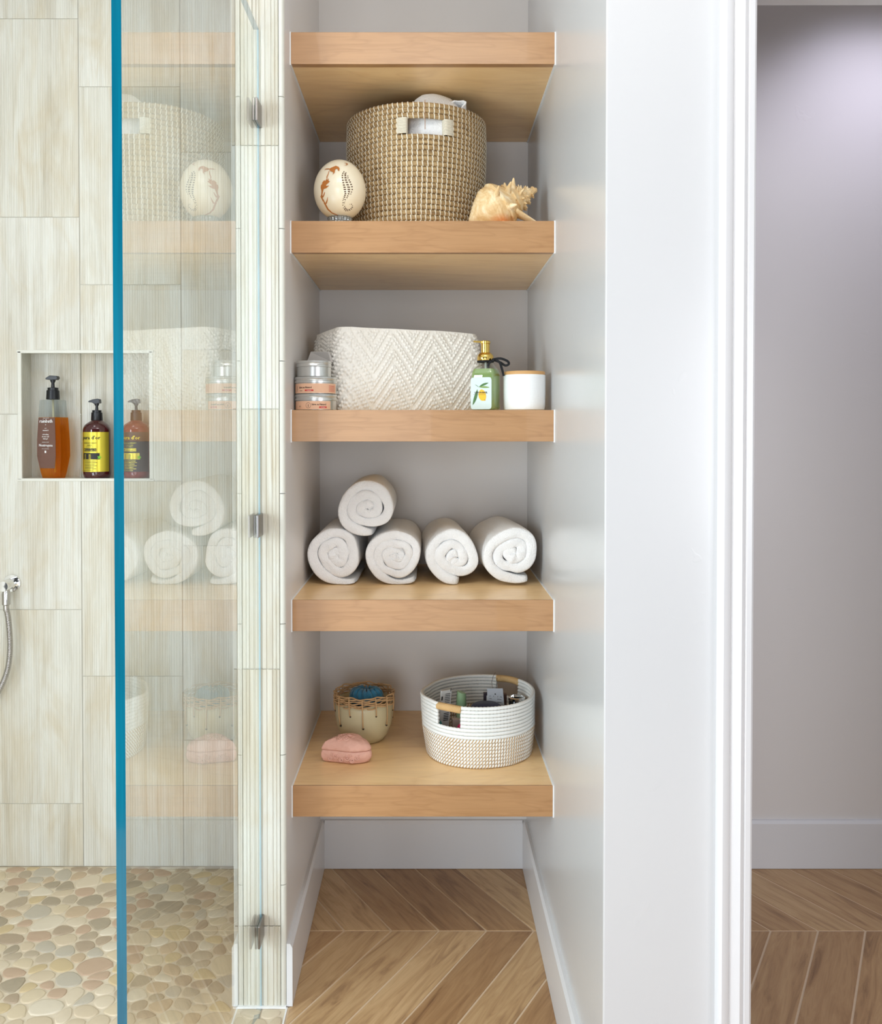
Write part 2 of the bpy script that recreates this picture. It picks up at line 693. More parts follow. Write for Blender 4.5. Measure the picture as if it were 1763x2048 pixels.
def rib_tile(x0, x1, z0, z1, Y, prof, hole=None, parent=None, name='tile', thick=0.008, mat=None):
    """one tile: ribs run along Z; hole = (hx0, hx1, hz0, hz1) cut away"""
    m = MB()
    pts = [(x0 + x, d) for x, d in prof if x0 + x <= x1]
    if pts[-1][0] < x1 - 1e-5:
        pts.append((x1, 0.0))
    if hole:
        ext = []
        for hx in (hole[0], hole[1]):
            if x0 < hx < x1:
                for i in range(len(pts) - 1):
                    if pts[i][0] < hx < pts[i + 1][0]:
                        t = (hx - pts[i][0]) / (pts[i + 1][0] - pts[i][0])
                        ext.append((hx, pts[i][1] * (1 - t) + pts[i + 1][1] * t))
        pts = sorted(pts + ext)
    for i in range(len(pts) - 1):
        (a, da), (b, db) = pts[i], pts[i + 1]
        if b - a < 1e-6:
            continue
        iv = [(z0, z1)]
        if hole and a >= hole[0] - 1e-6 and b <= hole[1] + 1e-6:
            iv = [(z0, min(z1, hole[2])), (max(z0, hole[3]), z1)]
            iv = [(p, q) for p, q in iv if q - p > 0.001]
        for p, q in iv:
            m.add([(a, Y + da, p), (b, Y + db, p), (b, Y + db, q), (a, Y + da, q)], [(0, 1, 2, 3)])
            m.add([(a, Y + da, p), (b, Y + db, p), (b, Y + thick, p), (a, Y + thick, p)], [(3, 2, 1, 0)])
            m.add([(a, Y + da, q), (b, Y + db, q), (b, Y + thick, q), (a, Y + thick, q)], [(0, 1, 2, 3)])
    for x in (x0, x1):
        m.add([(x, Y + 0.0015, z0), (x, Y + thick, z0), (x, Y + thick, z1), (x, Y + 0.0015, z1)], [(0, 1, 2, 3)])
    return m.build(name, mat or M_TILE, parent=parent, loc=(x0, Y, z0))


YT = YB + 0.002
hA, hB = at(37, 960, YT), at(305, 702, YT)
HX0, HX1, HZ0, HZ1 = hA.x, hB.x, hA.z, hB.z
YN = 2.668                        # back of the recess
sh = MB()
for x0, x1, z0, z1 in ((-1.9, HX0, 0, CEIL), (HX1, -0.42, 0, CEIL), (HX0, HX1, 0, HZ0), (HX0, HX1, HZ1, CEIL)):
    sh.box(x0, x1, YT + 0.0022, YT + 0.15, z0, z1)
shower_wall = struct(sh.build('wall_shower_back', M_GROUT, loc=(-1.2, YT, 0)))
PR = [rib_profile(TW - 0.002, 0.0068, 0.0019, 0.0008, 0.35, s) for s in range(3)]
joint_x = at(163, 1000, YT).x
cols = [joint_x - 3 * TW, joint_x - 2 * TW, joint_x - TW, joint_x, joint_x + TW, joint_x + 2 * TW]
zref = {0: 1607, 1: 1352, 2: 1486}
zA = at(100, 1607, YT).z
zBz = at(300, 1352, YT).z
zC = at(400, 1480, YT).z
for ci, x0 in enumerate(cols):
    base = (zA, zBz, zC)[(ci - 2) % 3]
    if x0 > -0.44:
        continue
    x1 = min(x0 + TW - 0.0022, -0.427)
    z = base - 3 * TH
    while z < CEIL:
        a, b = max(z + 0.0011, 0.002), min(z + TH - 0.0011, CEIL)
        z += TH
        if b - a < 0.01:
            continue
        hole = (HX0, HX1, HZ0, HZ1) if (x0 < HX1 and x1 > HX0 and a < HZ1 and b > HZ0) else None
        rib_tile(x0, x1, a, b, YT, PR[rnd.randrange(3)], hole, shower_wall)
# the recess lining
MB().box(HX0, HX1, YN + 0.0015, YN + 0.01, HZ0, HZ1).build('recess_back', M_GROUT, parent=shower_wall)
xr0 = HX0
k = 0
vj = at(192, 800, YN).x
for x0, x1 in ((vj - TW, vj - 0.002), (vj, vj + TW)):
    a, b = max(x0, HX0), min(x1, HX1)
    rib_tile(a, b, HZ0, HZ1, YN, PR[1], None, shower_wall)
rl = MB()
for q in range(12):          # ribbed left cheek
    y0 = YT + 0.01 + q * 0.0067
    rl.box(HX0 - 0.006, HX0 + 0.0012, y0, y0 + 0.0048, HZ0, HZ1)
rl.box(HX0 - 0.008, HX0, YT + 0.006, YN + 0.01, HZ0, HZ1)
rl.build('tile', M_TILE, parent=shower_wall)
rl = MB()
rl.box(HX1 - 0.001, HX1 + 0.008, YT + 0.006, YN + 0.01, HZ0, HZ1)
rl.build('tile', M_TILE, parent=shower_wall)
MB().box(HX0, HX1, YT + 0.008, YN + 0.01, HZ1 - 0.001, HZ1 + 0.006).build('tile', M_TILE, parent=shower_wall)
MB().box(HX0, HX1, YT + 0.006, YN + 0.01, HZ0 - 0.006, HZ0 + 0.004).build('recess_sill', M_BULLNOSE, parent=shower_wall)
SILL = HZ0 + 0.004
# bullnose trims round the recess
e = 0.011
for (x0, x1, z0, z1) in ((HX0 - 0.001, HX0 + e, HZ0, HZ1), (HX1 - e, HX1 + 0.001, HZ0, HZ1), (HX0 - 0.003, HX1 + 0.003, HZ1 - e * 0.6, HZ1 + 0.003), (HX0 - 0.003, HX1 + 0.003, HZ0 - 0.004, HZ0 + 0.005)):
    MB().box(x0, x1, YT - 0.002, YT + 0.008, z0, z1).build('edge_trim', M_BULLNOSE, parent=shower_wall, bevel=0.002)

# ---- tiled front of the end wall
end_wall = struct(MB().box(-0.4265, -0.3245, YP + 0.0036, YP + 0.012, 0, CEIL).build('wall_end', M_GROUT, loc=(-0.37, YP, 0)))
PE = [rib_profile(0.102, 0.0095, 0.0046, 0.0026, 0.5, 40 + s) for s in range(1)]
zt = [at(520, y, YP).z for y in (1852, 1338, 818, 291)]
levels = [0.003] + zt + [CEIL]
for i in range(len(levels) - 1):
    rib_tile(-0.4265, -0.3245, levels[i] + 0.0012, levels[i + 1] - 0.0012, YP, PE[0], None, end_wall)
bz = [at(562, y, YP).z for y in (1770, 1510, 1248, 987, 722, 457, 193)]
lv = [0.003] + bz + [CEIL]


def bull(xc, lv, parent):
    for i in range(len(lv) - 1):
        m = MB()
        rs = []
        for z in (lv[i] + 0.0008, lv[i + 1] - 0.0008):
            rg = [(xc - 0.006, YP + 0.014, z), (xc - 0.006, YP - 0.0005, z)]
            for q in range(6):
                g = PI / 2 * q / 5
                rg.append((xc - 0.002 + 0.0075 * math.sin(g), YP + 0.007 - 0.0075 * math.cos(g), z))
            rg.append((xc + 0.0055, YP + 0.014, z))
            rs.append(rg)
        m.rings(rs)
        m.build('bullnose_tile', M_BULLNOSE, parent=parent, smooth=True, sharp=50)


bull(-0.3172, lv, end_wall)
for z0, z1 in ((0.0, CEIL),):
    MB().box(-0.4285, -0.4262, YP + 0.002, YB, z0 + 0.002, z1).build('side_tile', M_BULLNOSE, parent=end_wall)
# base line of grout at the foot of the tiled wall
MB().box(-0.43, -0.312, YP - 0.005, YP + 0.012, 0.0, 0.004).build('caulk_line', M_CAULK, parent=end_wall)

# ---- chevron floor
floor = struct(MB().box(-0.311, 2.4, -0.7, YB + 0.1, -0.05, -0.0012).build('floor', M_FGROUT, loc=(1, 1, 0)))
TAN = math.tan(R(30))
PITCHX = 0.1219
YJ = at(876, 1861.4, 2.2).y
YJ = EYE / (EYE - at(876, 1861.4, 1.0).z)    # depth of the joint line on the floor
XJ0 = at(876.5, 1861.4, YJ).x
ROW = 0.52


def clip_poly(poly, a, b, c):
    """keep a*x + b*y <= c"""
    out = []
    for i in range(len(poly)):
        p, q = poly[i - 1], poly[i]
        dp, dq = a * p[0] + b * p[1] - c, a * q[0] + b * q[1] - c
        if (dp <= 0) != (dq <= 0):
            t = dp / (dp - dq)
            out.append((p[0] + (q[0] - p[0]) * t, p[1] + (q[1] - p[1]) * t))
        if dq <= 0:
            out.append(q)
    return out


def plank(poly, ang):
    n = len(poly)
    cx, cy = sum(p[0] for p in poly) / n, sum(p[1] for p in poly) / n
    m = MB()
    top = [(x, y, 0.0) for x, y in poly]
    e = 0.0008
    ins = []
    for x, y in poly:
        d = math.hypot(x - cx, y - cy) or 1
        ins.append((x - (x - cx) / d * e, y - (y - cy) / d * e, 0.0))
    m.rings([[(x, y, -0.003) for x, y in poly], [(x, y, -0.0006) for x, y in poly], ins], cap0=False)
    return m.build('plank', M_PLANK, parent=floor, loc=(cx - 1, cy - 1, 0), rotz=ang)


G = 0.0050 / 2
for row in range(-4, 1):
    y0, y1 = YJ + ROW * row, YJ + ROW * (row + 1)
    d = 1 if row % 2 == 0 else -1
    for kx in range(-12, 24):
        # joint points on the line YJ + ROW*row lie at XJ0 + k*PITCHX (rows mirror each other about it)
        if d == 1:      # from the near line going back: x falls
            xa = XJ0 + kx * PITCHX
            ang = PI / 2 + R(30)
            poly = [(xa + G * 1.15, y0 + G), (xa + PITCHX - G * 1.15, y0 + G), (xa + PITCHX - G * 1.15 - ROW * TAN, y1 - G), (xa + G * 1.15 - ROW * TAN, y1 - G)]
        else:
            xa = XJ0 + kx * PITCHX - ROW * TAN
            ang = PI / 2 - R(30)
            poly = [(xa + G * 1.15, y0 + G), (xa + PITCHX - G * 1.15, y0 + G), (xa + PITCHX - G * 1.15 + ROW * TAN, y1 - G), (xa + G * 1.15 + ROW * TAN, y1 - G)]
        poly = clip_poly(poly, -1, 0, 0.305)
        poly = clip_poly(poly, 1, 0, 2.2) if poly else poly
        poly = clip_poly(poly, 0, 1, YB - 0.003) if poly else poly
        if len(poly) < 3:
            continue
        ar = abs(sum(poly[i - 1][0] * poly[i][1] - poly[i][0] * poly[i - 1][1] for i in range(len(poly)))) / 2
        if ar < 2e-5:
            continue
        plank(poly, ang)
MB().box(-0.3125, -0.3090, 0.2, YP, -0.02, 0.0008).build('floor_edge_strip', M_CAULK, parent=floor)

# ---- pebble floor of the shower
pfloor = struct(MB().box(-1.9, -0.3125, -0.7, YB + 0.1, -0.05, -0.0008).build('floor_shower', M_PGROUT, loc=(-1, 2, 0)))
pr = random.Random(21)


def pebble_points(x0, x1, y0, y1):
    pts = []
    tries = 0
    area_ = (x1 - x0) * (y1 - y0)
    while tries < 14000:
        tries += 1
        x, y = pr.uniform(x0, x1), pr.uniform(y0, y1)
        r = pr.choice((0.026, 0.031, 0.036, 0.040, 0.050))
        ok = True
        for (a, b, rr_) in pts:
            if math.hypot((a - x) / 1.22, (b - y) * 1.05) < (r + rr_) / 2:
                ok = False
                break
        if ok:
            pts.append((x, y, r))
    return pts


PX_0, PX_1, PY_0, PY_1 = -1.42, -0.27, 1.55, 2.62
pp = pebble_points(PX_0, PX_1, PY_0, PY_1)


def pebble_cell(i):
    x, y, r = pp[i]
    th = pr.uniform(0, TAU)
    poly = [(x + 0.055 * math.cos(TAU * k / 10), y + 0.045 * math.sin(TAU * k / 10)) for k in range(10)]
    for j, (a, b, r2) in enumerate(pp):
        if j == i or abs(a - x) > 0.16 or abs(b - y) > 0.14:
            continue
        dx, dy = a - x, b - y
        d = math.hypot(dx, dy)
        w = r / (r + r2)
        gap = 0.0015
        poly = clip_poly(poly, dx / d, dy / d, (x * dx + y * dy) / d + d * w - gap)
        if len(poly) < 3:
            return None
    poly = clip_poly(poly, 1, 0, -0.3145)
    poly = clip_poly(poly, 0, 1, YB - 0.002) if poly else poly
    if len(poly) >= 3 and poly[0][1] > YP - 0.01 and x > -0.47:
        poly = clip_poly(poly, 1, 0, -0.431)
    if len(poly) >= 3 and x > -0.431 and y < YP + 0.02:
        poly = clip_poly(poly, 0, 1, YP - 0.007)
    elif x > -0.431 and y >= YP:
        return None
    if len(poly) < 3:
        return None
    for _ in range(2):
        q = []
        for k in range(len(poly)):
            p0, p1 = poly[k], poly[(k + 1) % len(poly)]
            q += [(p0[0] * .75 + p1[0] * .25, p0[1] * .75 + p1[1] * .25), (p0[0] * .25 + p1[0] * .75, p0[1] * .25 + p1[1] * .75)]
        poly = q
    # resample to 12
    L = [0]
    for k in range(len(poly)):
        L.append(L[-1] + math.dist(poly[k], poly[(k + 1) % len(poly)]))
    res = []
    for k in range(13):
        s = L[-1] * k / 13
        j = max(t for t in range(len(poly)) if L[t] <= s)
        t = (s - L[j]) / max(1e-9, L[j + 1] - L[j])
        a, b = poly[j], poly[(j + 1) % len(poly)]
        res.append((a[0] + (b[0] - a[0]) * t, a[1] + (b[1] - a[1]) * t))
    return res


def in_view(x, y):
    px = PX0 + x * FOCAL_PX / y
    return y > 1.9 and px > -30


cells = []
for i in range(len(pp)):
    c = pebble_cell(i)
    if c:
        ar = abs(sum(c[k - 1][0] * c[k][1] - c[k][0] * c[k - 1][1] for k in range(len(c)))) / 2
        if ar > 1.2e-4:
            cells.append((c, pp[i][0], pp[i][1]))


def pebble_mesh(m, c):
    n = len(c)
    cx, cy = sum(p[0] for p in c) / n, sum(p[1] for p in c) / n
    m.rings([[(x, y, -0.001) for x, y in c], [(cx + (x - cx) * 0.965, cy + (y - cy) * 0.965, 0.0010) for x, y in c],
             [(cx + (x - cx) * 0.86, cy + (y - cy) * 0.86, 0.0015) for x, y in c]], cap0=False)
    return cx, cy


vis = [c for c in cells if in_view(c[1], c[2])]
vis.sort(key=lambda c: c[2])
singles = vis[:300]
rest = [c for c in cells if c not in singles]
for c, x, y in singles:
    m = MB()
    cx, cy = pebble_mesh(m, c)
    m.build('pebble', M_PEBBLE, parent=pfloor, smooth=True, loc=(cx + 1, cy - 2, 0))
m = MB()
for c, x, y in rest:
    pebble_mesh(m, c)
tag(m.build('pebbles', M_PEBBLE, parent=pfloor, smooth=True), kind='stuff')

# ------------------------------------------------------------------ glass panel and clips
GX0, GX1, GY0, GY1, GZ1 = -0.378, -0.366, 1.067, YP - 0.0015, at(518, 60, YP).z
gp = thing('shower_screen', 'tall frameless glass shower panel with teal polished edge, set against the ribbed tile wall', 'glass panel', (-0.372, 1.07, 0.0))
m = MB()
m.box(GX0, GX1, GY0, GY1, 0.001, GZ1)
# box faces: bottom, top, front(-y), right(+x), back(+y), left(-x)
m.mi = [2, 2, 2, 0, 1, 1]
m.build('pane', [M_PANE, M_PANE_IN, M_GEDGE], parent=gp)
MB().box(GX1 - 0.0045, GX1 - 0.0005, GY1 + 0.0002, GY1 + 0.0014, 0.001, GZ1).build('seal', M_SEAL, parent=gp)
clips = []
clip_words = ('top', 'middle', 'bottom')
for i, yy in enumerate((218, 1053, 1875)):
    z = at(511, yy, 1.897).z
    t = thing('glass_clip', ('square metal glass clip joining the shower panel to the tile, level with the woven basket',
                             'square metal glass clip joining the shower panel to the tile, level with the rolled towels',
                             'square metal glass clip joining the shower panel to the tile, near the pebble floor')[i],
              'clip', (-0.372, YP, z), 'metal clips holding the glass panel')
    y0, y1 = 1.894, YP - 0.0002
    h = 0.0245
    MB().box(GX1 + 0.0006, GX1 + 0.0056, y0, y1, z - h, z + h).build('plate', M_CLIP, parent=t, bevel=0.0012)
    MB().box(GX0 - 0.0056, GX0 - 0.0006, y0, y1, z - h, z + h).build('plate', M_CLIP, parent=t, bevel=0.0012)

# ------------------------------------------------------------------ shelves
YS = 2.03
shelf_tops = [2.1975, 1.768, 1.3345, 0.896, 0.464]
shelf_words = ['topmost maple floating shelf, above the tall woven basket',
               'maple floating shelf carrying the carved egg, woven basket and conch shell',
               'maple floating shelf carrying the tins, soap bottle and candle jar',
               'maple floating shelf carrying the rolled white towels',
               'lowest maple floating shelf, carrying the rope basket and pink box']
ST_H = 0.0725
for i, z in enumerate(shelf_tops):
    t = thing('shelf', shelf_words[i], 'shelf', (0, YS, z - ST_H), 'maple shelves in the linen niche')
    x0, x1 = XL + 0.0022, XR - 0.0022
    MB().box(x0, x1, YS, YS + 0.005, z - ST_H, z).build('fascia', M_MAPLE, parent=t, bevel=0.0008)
    MB().box(x0, x1, YS + 0.0051, YS + 0.018, z - ST_H, z - ST_H + 0.02).build('batten', M_MAPLE, parent=t)
    MB().box(x0, x1, YS + 0.0051, YB - 0.001, z - 0.018, z - 0.0002).build('top_panel', M_MAPLE_LIT, parent=t)
    MB().box(x0, x1, YS + 0.0182, YB - 0.001, z - ST_H + 0.002, z - ST_H + 0.014).build('bottom_panel', M_MAPLE_LIT, parent=t)
    for a, b in ((XL, x0), (x1, XR)):
        MB().box(a, b, YS - 0.0005, YS + 0.002, z - ST_H - 0.002, z + 0.0008).build('caulk_line', M_CAULK, parent=t)
        for zz in (z, z - ST_H + 0.0005):
            MB().box(a - (0 if a < 0 else 0.001), b + (0.001 if a < 0 else 0), YS + 0.002, YB - 0.001, zz - 0.0012, zz + 0.0008).build('caulk_line', M_CAULK, parent=t)
SZ = dict(egg=shelf_tops[1], mid=shelf_tops[2], towel=shelf_tops[3], low=shelf_tops[4])

# ------------------------------------------------------------------ rolled towels
def nz(x, y, z, s=1.0):
    return noise.noise(Vector((x * s, y * s, z * s)))


def towel(label, px, py, Rr, y0, y1, turns, thick, end_ang, seed, wob=0.03, tail=0.0, yaw=0.0, on=None):
    c = at(px, py, y0)
    Rr += thick * 0.13
    turns = (Rr - thick * 0.72) / (thick * 1.03)
    cx, cz = c.x, c.z
    zf = SZ['towel'] + 0.0005
    lift = 0.0
    N = int(26 * turns)
    SEC = 22
    mb = MB()
    rings = []
    half = thick / 2
    L = y1 - y0
    rr = random.Random(seed)
    p1, p2, p3 = rr.uniform(0, TAU), rr.uniform(0, TAU), rr.uniform(0, TAU)

    def centre(u):
        a = end_ang - TAU * turns * (1 - u)
        r = Rr - half - thick * 1.03 * turns * (1 - u)
        r = max(r, half * 0.2)
        w = wob * (1 + 2.6 * (1 - u))
        k = 1 + w * math.sin(2 * a + p1) + w * 0.7 * math.sin(3 * a + p2)
        x, z = r * k * math.cos(a), r * k * math.sin(a)
        if tail and u > 0.90:
            t = (u - 0.90) / 0.10
            x += tail * t * t * 0.9
            z -= tail * t * 0.35
        return Vector((x, 0, z)), a
    for i in range(N + 1):
        u = i / N
        p, a = centre(u)
        q, _ = centre(min(1, u + 0.004))
        q0, _ = centre(max(0, u - 0.004))
        t = (q - q0).normalized()
        nrm = Vector((t.z, 0, -t.x))
        if nrm.dot(p) < 0:
            nrm = -nrm
        endk = 1.0
        e_ = min(i, N - i)
        if e_ < 3:
            endk = (0.45, 0.8, 0.95)[e_] if i > N / 2 else (0.55, 0.9, 1.0)[e_]
            if i < N / 2:
                p = p - t * half * (1.25, 0.95, 0.5)[e_]
        ring = []
        for j in range(SEC):
            # rounded rectangle: radial thickness x axial length with half-round front
            if j < 9:
                g = -PI / 2 + PI * j / 8
                dr, dy = half * math.sin(g), -(max(0.0, math.cos(g)) ** 0.55) * half * 0.8
                yy = y0 + half * 0.8 + dy
            elif j < 11:
                dr, yy = half, y0 + L * (0.3 if j == 9 else 0.7)
            elif j < 20:
                g = PI / 2 - PI * (j - 11) / 8
                dr = half * math.sin(g)
                yy = y1 - half + math.cos(g) * half
            else:
                dr, yy = -half, y0 + L * (0.7 if j == 20 else 0.3)
            pos = p + nrm * dr * endk * 1.15
            f = 0.0048 * nz(a * 1.3 + seed, u * 5, dr * 30 + yy * 4)
            if j < 9:
                yy += 0.006 * nz(a * 0.9, seed * 3.1, u * 3) + 0.0035 * nz(a * 5, seed, dr * 90)
            pos += nrm * (f + 0.0024 * nz(a * 5, yy * 40, seed))
            X, Z = cx + pos.x, cz + pos.z
            X += yaw * (yy - y0)
            floor_z = zf if on is None else on(X)
            if Z < floor_z + 0.0004:
                Z = floor_z + 0.0004 + (Z - floor_z) * 0.03 if Z > floor_z else floor_z + 0.0004
            ring.append((X, yy, Z))
        rings.append(ring)
    mb.rings(rings)
    o = mb.build('rolled_towel', M_TERRY, smooth=True, loc=(cx, y0, zf if on is None else cz - Rr))
    tag(o, label, 'towel', 'rolled white towels on the shelf')
    m2 = o.modifiers.new('sub', 'SUBSURF')
    m2.levels = m2.render_levels = 1
    return o


TF = 2.228
towel('white rolled towel lying on top of two others, apex of the pyramid', 735, 1014, 0.0775, TF - 0.004, 2.52, 2.7, 0.0235, R(-75), 3, 0.035)
towel('white rolled towel at the left niche wall, under the top roll', 672, 1110, 0.0775, TF, 2.55, 2.6, 0.0245, R(-58), 5, 0.04, 0.018, yaw=0.01)
towel('white rolled towel under the right side of the top roll', 790, 1112, 0.0765, TF, 2.55, 3.3, 0.0195, R(-50), 8, 0.03, 0.012)
towel('single white rolled towel between the pyramid and the rightmost roll', 909, 1112, 0.0755, TF, 2.54, 2.5, 0.0245, R(-80), 11, 0.045, 0.006, yaw=-0.05)
towel('white rolled towel closest to the right niche wall, with a loose end below', 1026, 1107, 0.0765, TF - 0.012, 2.54, 2.5, 0.0245, R(-62), 14, 0.05, 0.016, yaw=-0.06)

# ------------------------------------------------------------------ tall seagrass basket
def mat_seagrass():
    n = NT('seagrass coil')
    v = n.coords((8, 8, 60), True)
    f = n.noise(4, v, 4, 0.6)
    n.setp(col=n.ramp(f, [(0.3, rgb(128, 98, 60)), (0.5, rgb(174, 144, 98)), (0.7, rgb(200, 172, 126))]), rough=0.6)
    n.bump(n.noise(10, n.coords((10, 10, 160)), 3), 0.5, 0.002)
    return n.m


M_SEAG = mat_seagrass()
M_STITCH = plain('cream plastic cord', rgb(236, 228, 208), 0.45)
BX, BY, BZ = -0.0255, 2.30, SZ['egg'] + 0.0022
bk = thing('laundry_basket', 'tall round woven seagrass basket with cream stitching and a cut-out handle', 'basket', (BX, BY, BZ))
NR = 24
BHt = 2.075 - BZ
rh = BHt / NR


def bask_r(z):
    u = (z - BZ) / BHt
    return 0.163 + 0.0165 * math.sin(min(1, u * 1.15) * PI / 2) - 0.004 * max(0, u - 0.8) * 5 * 0.6


h0 = math.atan2(-1, 0)
hole_c = at(851, 243, 2.125).x
a_c = math.asin((hole_c - BX) / 0.176)
a_h = 0.056 / 0.176
HOLE_ROWS = (18, 19, 20)
for i in range(NR):
    z = BZ + rh * (i + 0.5)
    if i in HOLE_ROWS:
        z_ = z
    rr_ = bask_r(z) - 0.006
    n_ = 72
    if i in HOLE_ROWS:
        a0, a1 = -PI / 2 + a_c + a_h, -PI / 2 + a_c - a_h + TAU
        pts = [(BX + rr_ * math.cos(a0 + (a1 - a0) * k / n_), BY + rr_ * math.sin(a0 + (a1 - a0) * k / n_), z) for k in range(n_ + 1)]
        MB().tube(pts, rh * 0.53, 7).build('coil', M_SEAG, parent=bk, smooth=True)
    else:
        pts = [(BX + (rr_ + 0.0008 * nz(k, i, 0, 0.7)) * math.cos(TAU * k / n_), BY + rr_ * math.sin(TAU * k / n_), z) for k in range(n_)]
        MB().tube(pts, rh * 0.53, 7, closed=True).build('coil', M_SEAG, parent=bk, smooth=True)
st = MB()
NS = 88
for i in range(NR):
    z = BZ + rh * (i + 0.5)
    rr_ = bask_r(z) - 0.006
    for k in range(NS):
        a = TAU * (k + 0.12 * i * 0.2) / NS + 0.003 * rnd.uniform(-1, 1)
        da = (a + PI / 2 - a_c + PI) % TAU - PI
        if i in HOLE_ROWS and abs(da) < a_h + 0.06:
            continue
        tilt = 0.016
        pts = []
        for q in range(5):
            g = -1.45 + 2.9 * q / 4
            ro = rr_ + (rh * 0.53 + 0.0016) * math.cos(g)
            aa = a - tilt * (q / 4 - 0.5) * 1.1
            pts.append((BX + ro * math.cos(aa), BY + ro * math.sin(aa), z + rh * 0.6 * math.sin(g)))
        w = 0.0014
        vs = []
        for (x, y, zz) in pts:
            tx, ty = -math.sin(a) * w, math.cos(a) * w
            vs += [(x - tx, y - ty, zz), (x + math.cos(a) * .0008, y + math.sin(a) * .0008, zz), (x + tx, y + ty, zz)]
        st.add(vs, [(3 * q + e, 3 * q + e + 1, 3 * q + e + 4, 3 * q + e + 3) for q in range(4) for e in (0, 1)])
tag(st.build('stitching', M_STITCH, parent=bk, smooth=True), kind='stuff')
MB().lathe([(0.001, BZ + 0.001), (0.158, BZ + 0.001), (0.158, BZ + 0.008), (0.001, BZ + 0.008)], BX, BY, 40).build('base', M_SEAG, parent=bk)
for sgn in (-1, 1):                     # cord-wrapped ends of the handle opening
    aa = -PI / 2 + a_c + sgn * (a_h + 0.005)
    z0, z1 = BZ + rh * HOLE_ROWS[0], BZ + rh * (HOLE_ROWS[-1] + 1)
    for q in range(13):
        z = z0 + (z1 - z0) * (q + 0.5) / 13
        rr_ = bask_r(z) - 0.006
        pts = []
        w_, d_ = 0.0115, 0.0085
        for s_ in range(14):
            g = TAU * s_ / 14
            tx = w_ * max(-1, min(1, 1.3 * math.cos(g)))
            rd = d_ * max(-1, min(1, 1.3 * math.sin(g)))
            an = aa + tx / rr_
            pts.append((BX + (rr_ + rd) * math.cos(an), BY + (rr_ + rd) * math.sin(an), z + 0.0004 * math.cos(g)))
        MB().tube(pts, 0.0015, 5, closed=True).build('handle_wrap', M_STITCH, parent=bk, smooth=True)
# hanging twine in front of the opening
tw = []
for q in range(7):
    z = BZ + BHt + 0.003 - (0.071 * q / 6)
    rr_ = bask_r(z) + 0.0035
    an = -PI / 2 + a_c - 0.014
    tw.append((BX + rr_ * math.cos(an), BY + rr_ * math.sin(an), z))
MB().tube(tw, 0.0009, 5).build('twine', plain('jute twine', rgb(176, 140, 110), 0.8), parent=bk)

# folded towels inside it
def soft_block(cx, cy, cz, sx, sy, sz, seed, exp=4.0, n=28, m=14, amp=0.006):
    rs = []
    for i in range(1, m):
        th = PI * i / m
        rg = []
        for j in range(n):
            ph = TAU * j / n
            c, s = math.cos(ph), math.sin(ph)
            e_ = 2 / exp
            x = math.copysign(abs(c) ** e_, c) * abs(math.sin(th)) ** e_
            y = math.copysign(abs(s) ** e_, s) * abs(math.sin(th)) ** e_
            z = -math.copysign(abs(math.cos(th)) ** e_, math.cos(th))
            d = 1 + amp * 8 * nz(x * 1.7 + seed, y * 1.7, z * 1.7)
            rg.append((cx + sx * x * d, cy + sy * y * d, cz + sz * z * d))
        rs.append(rg)
    return MB().rings(rs)


ob = soft_block(BX + 0.045, 2.205, 1.998, 0.074, 0.058, 0.119, 3.3, exp=2.8).build('folded_towel', M_TERRY, smooth=True, loc=(BX + 0.028, 2.235, 1.87))
tag(ob, 'white folded towel stuffed in the tall seagrass basket, seen above the rim', 'towel')
fl = MB()
c0 = at(917, 207, 2.165)
rs = []
for q in range(9):
    y = 2.165 + 0.05 * q / 8
    rg = []
    for j in range(14):
        g = TAU * j / 14
        r_ = 0.016 * (1 + 0.25 * math.sin(3 * g + q * 0.3))
        rg.append((c0.x + r_ * 1.05 * math.cos(g), y, c0.z - 0.002 + r_ * 0.72 * math.sin(g) - 0.02 * (q / 8)))
    rs.append(rg)
fl.rings(rs, False, True)
ri = [[(c0.x + (x - c0.x) * 0.72, y + 0.0005, c0.z - 0.002 + (z - c0.z + 0.002) * 0.72) for x, y, z in r] for r in rs[:-1]]
fl.rings(ri, False, True)
fl.rings([rs[0], ri[0]], False, False)
fo = fl.build('washcloth', M_TERRY, smooth=True, loc=(c0.x, 2.19, 2.05))
tag(fo, 'curled corner of a white washcloth sticking out of the tall basket rim', 'cloth')
xs = MB().box(-0.001, 0.001, 0, 0, 0, 0)

# ------------------------------------------------------------------ carved ostrich egg
def mat_egg():
    n = NT('ostrich eggshell')
    v = n.coords()
    c = n.mix(n.noise(12, v, 4, 0.6), rgb(246, 238, 216), rgb(232, 214, 178))
    n.setp(col=c, rough=0.28, coat=0.3)
    n.bump(n.noise(500, v, 1), 0.15, 0.0004)
    return n.m


M_EGG = mat_egg()
EY = 2.118
ec = at(679.5, 381, EY)
ea = (732 - 628) / 2 * (EY - 0.0) / FOCAL_PX * 0.995
eb = 0.0715
eg = thing('carved_egg', 'cream ostrich egg carved with a seahorse and a brown leafy creature', 'egg', (ec.x, EY, 1.80))
rs = []
for i in range(1, 28):
    th = PI * i / 28
    zz = -math.cos(th)
    rs.append([(ec.x + ea * math.sin(th) * (1 - 0.03 * zz) * math.cos(TAU * j / 44), EY + ea * math.sin(th) * (1 - 0.03 * zz) * math.sin(TAU * j / 44), ec.z + eb * zz) for j in range(44)])
MB().rings(rs).build('shell', M_EGG, parent=eg, smooth=True)


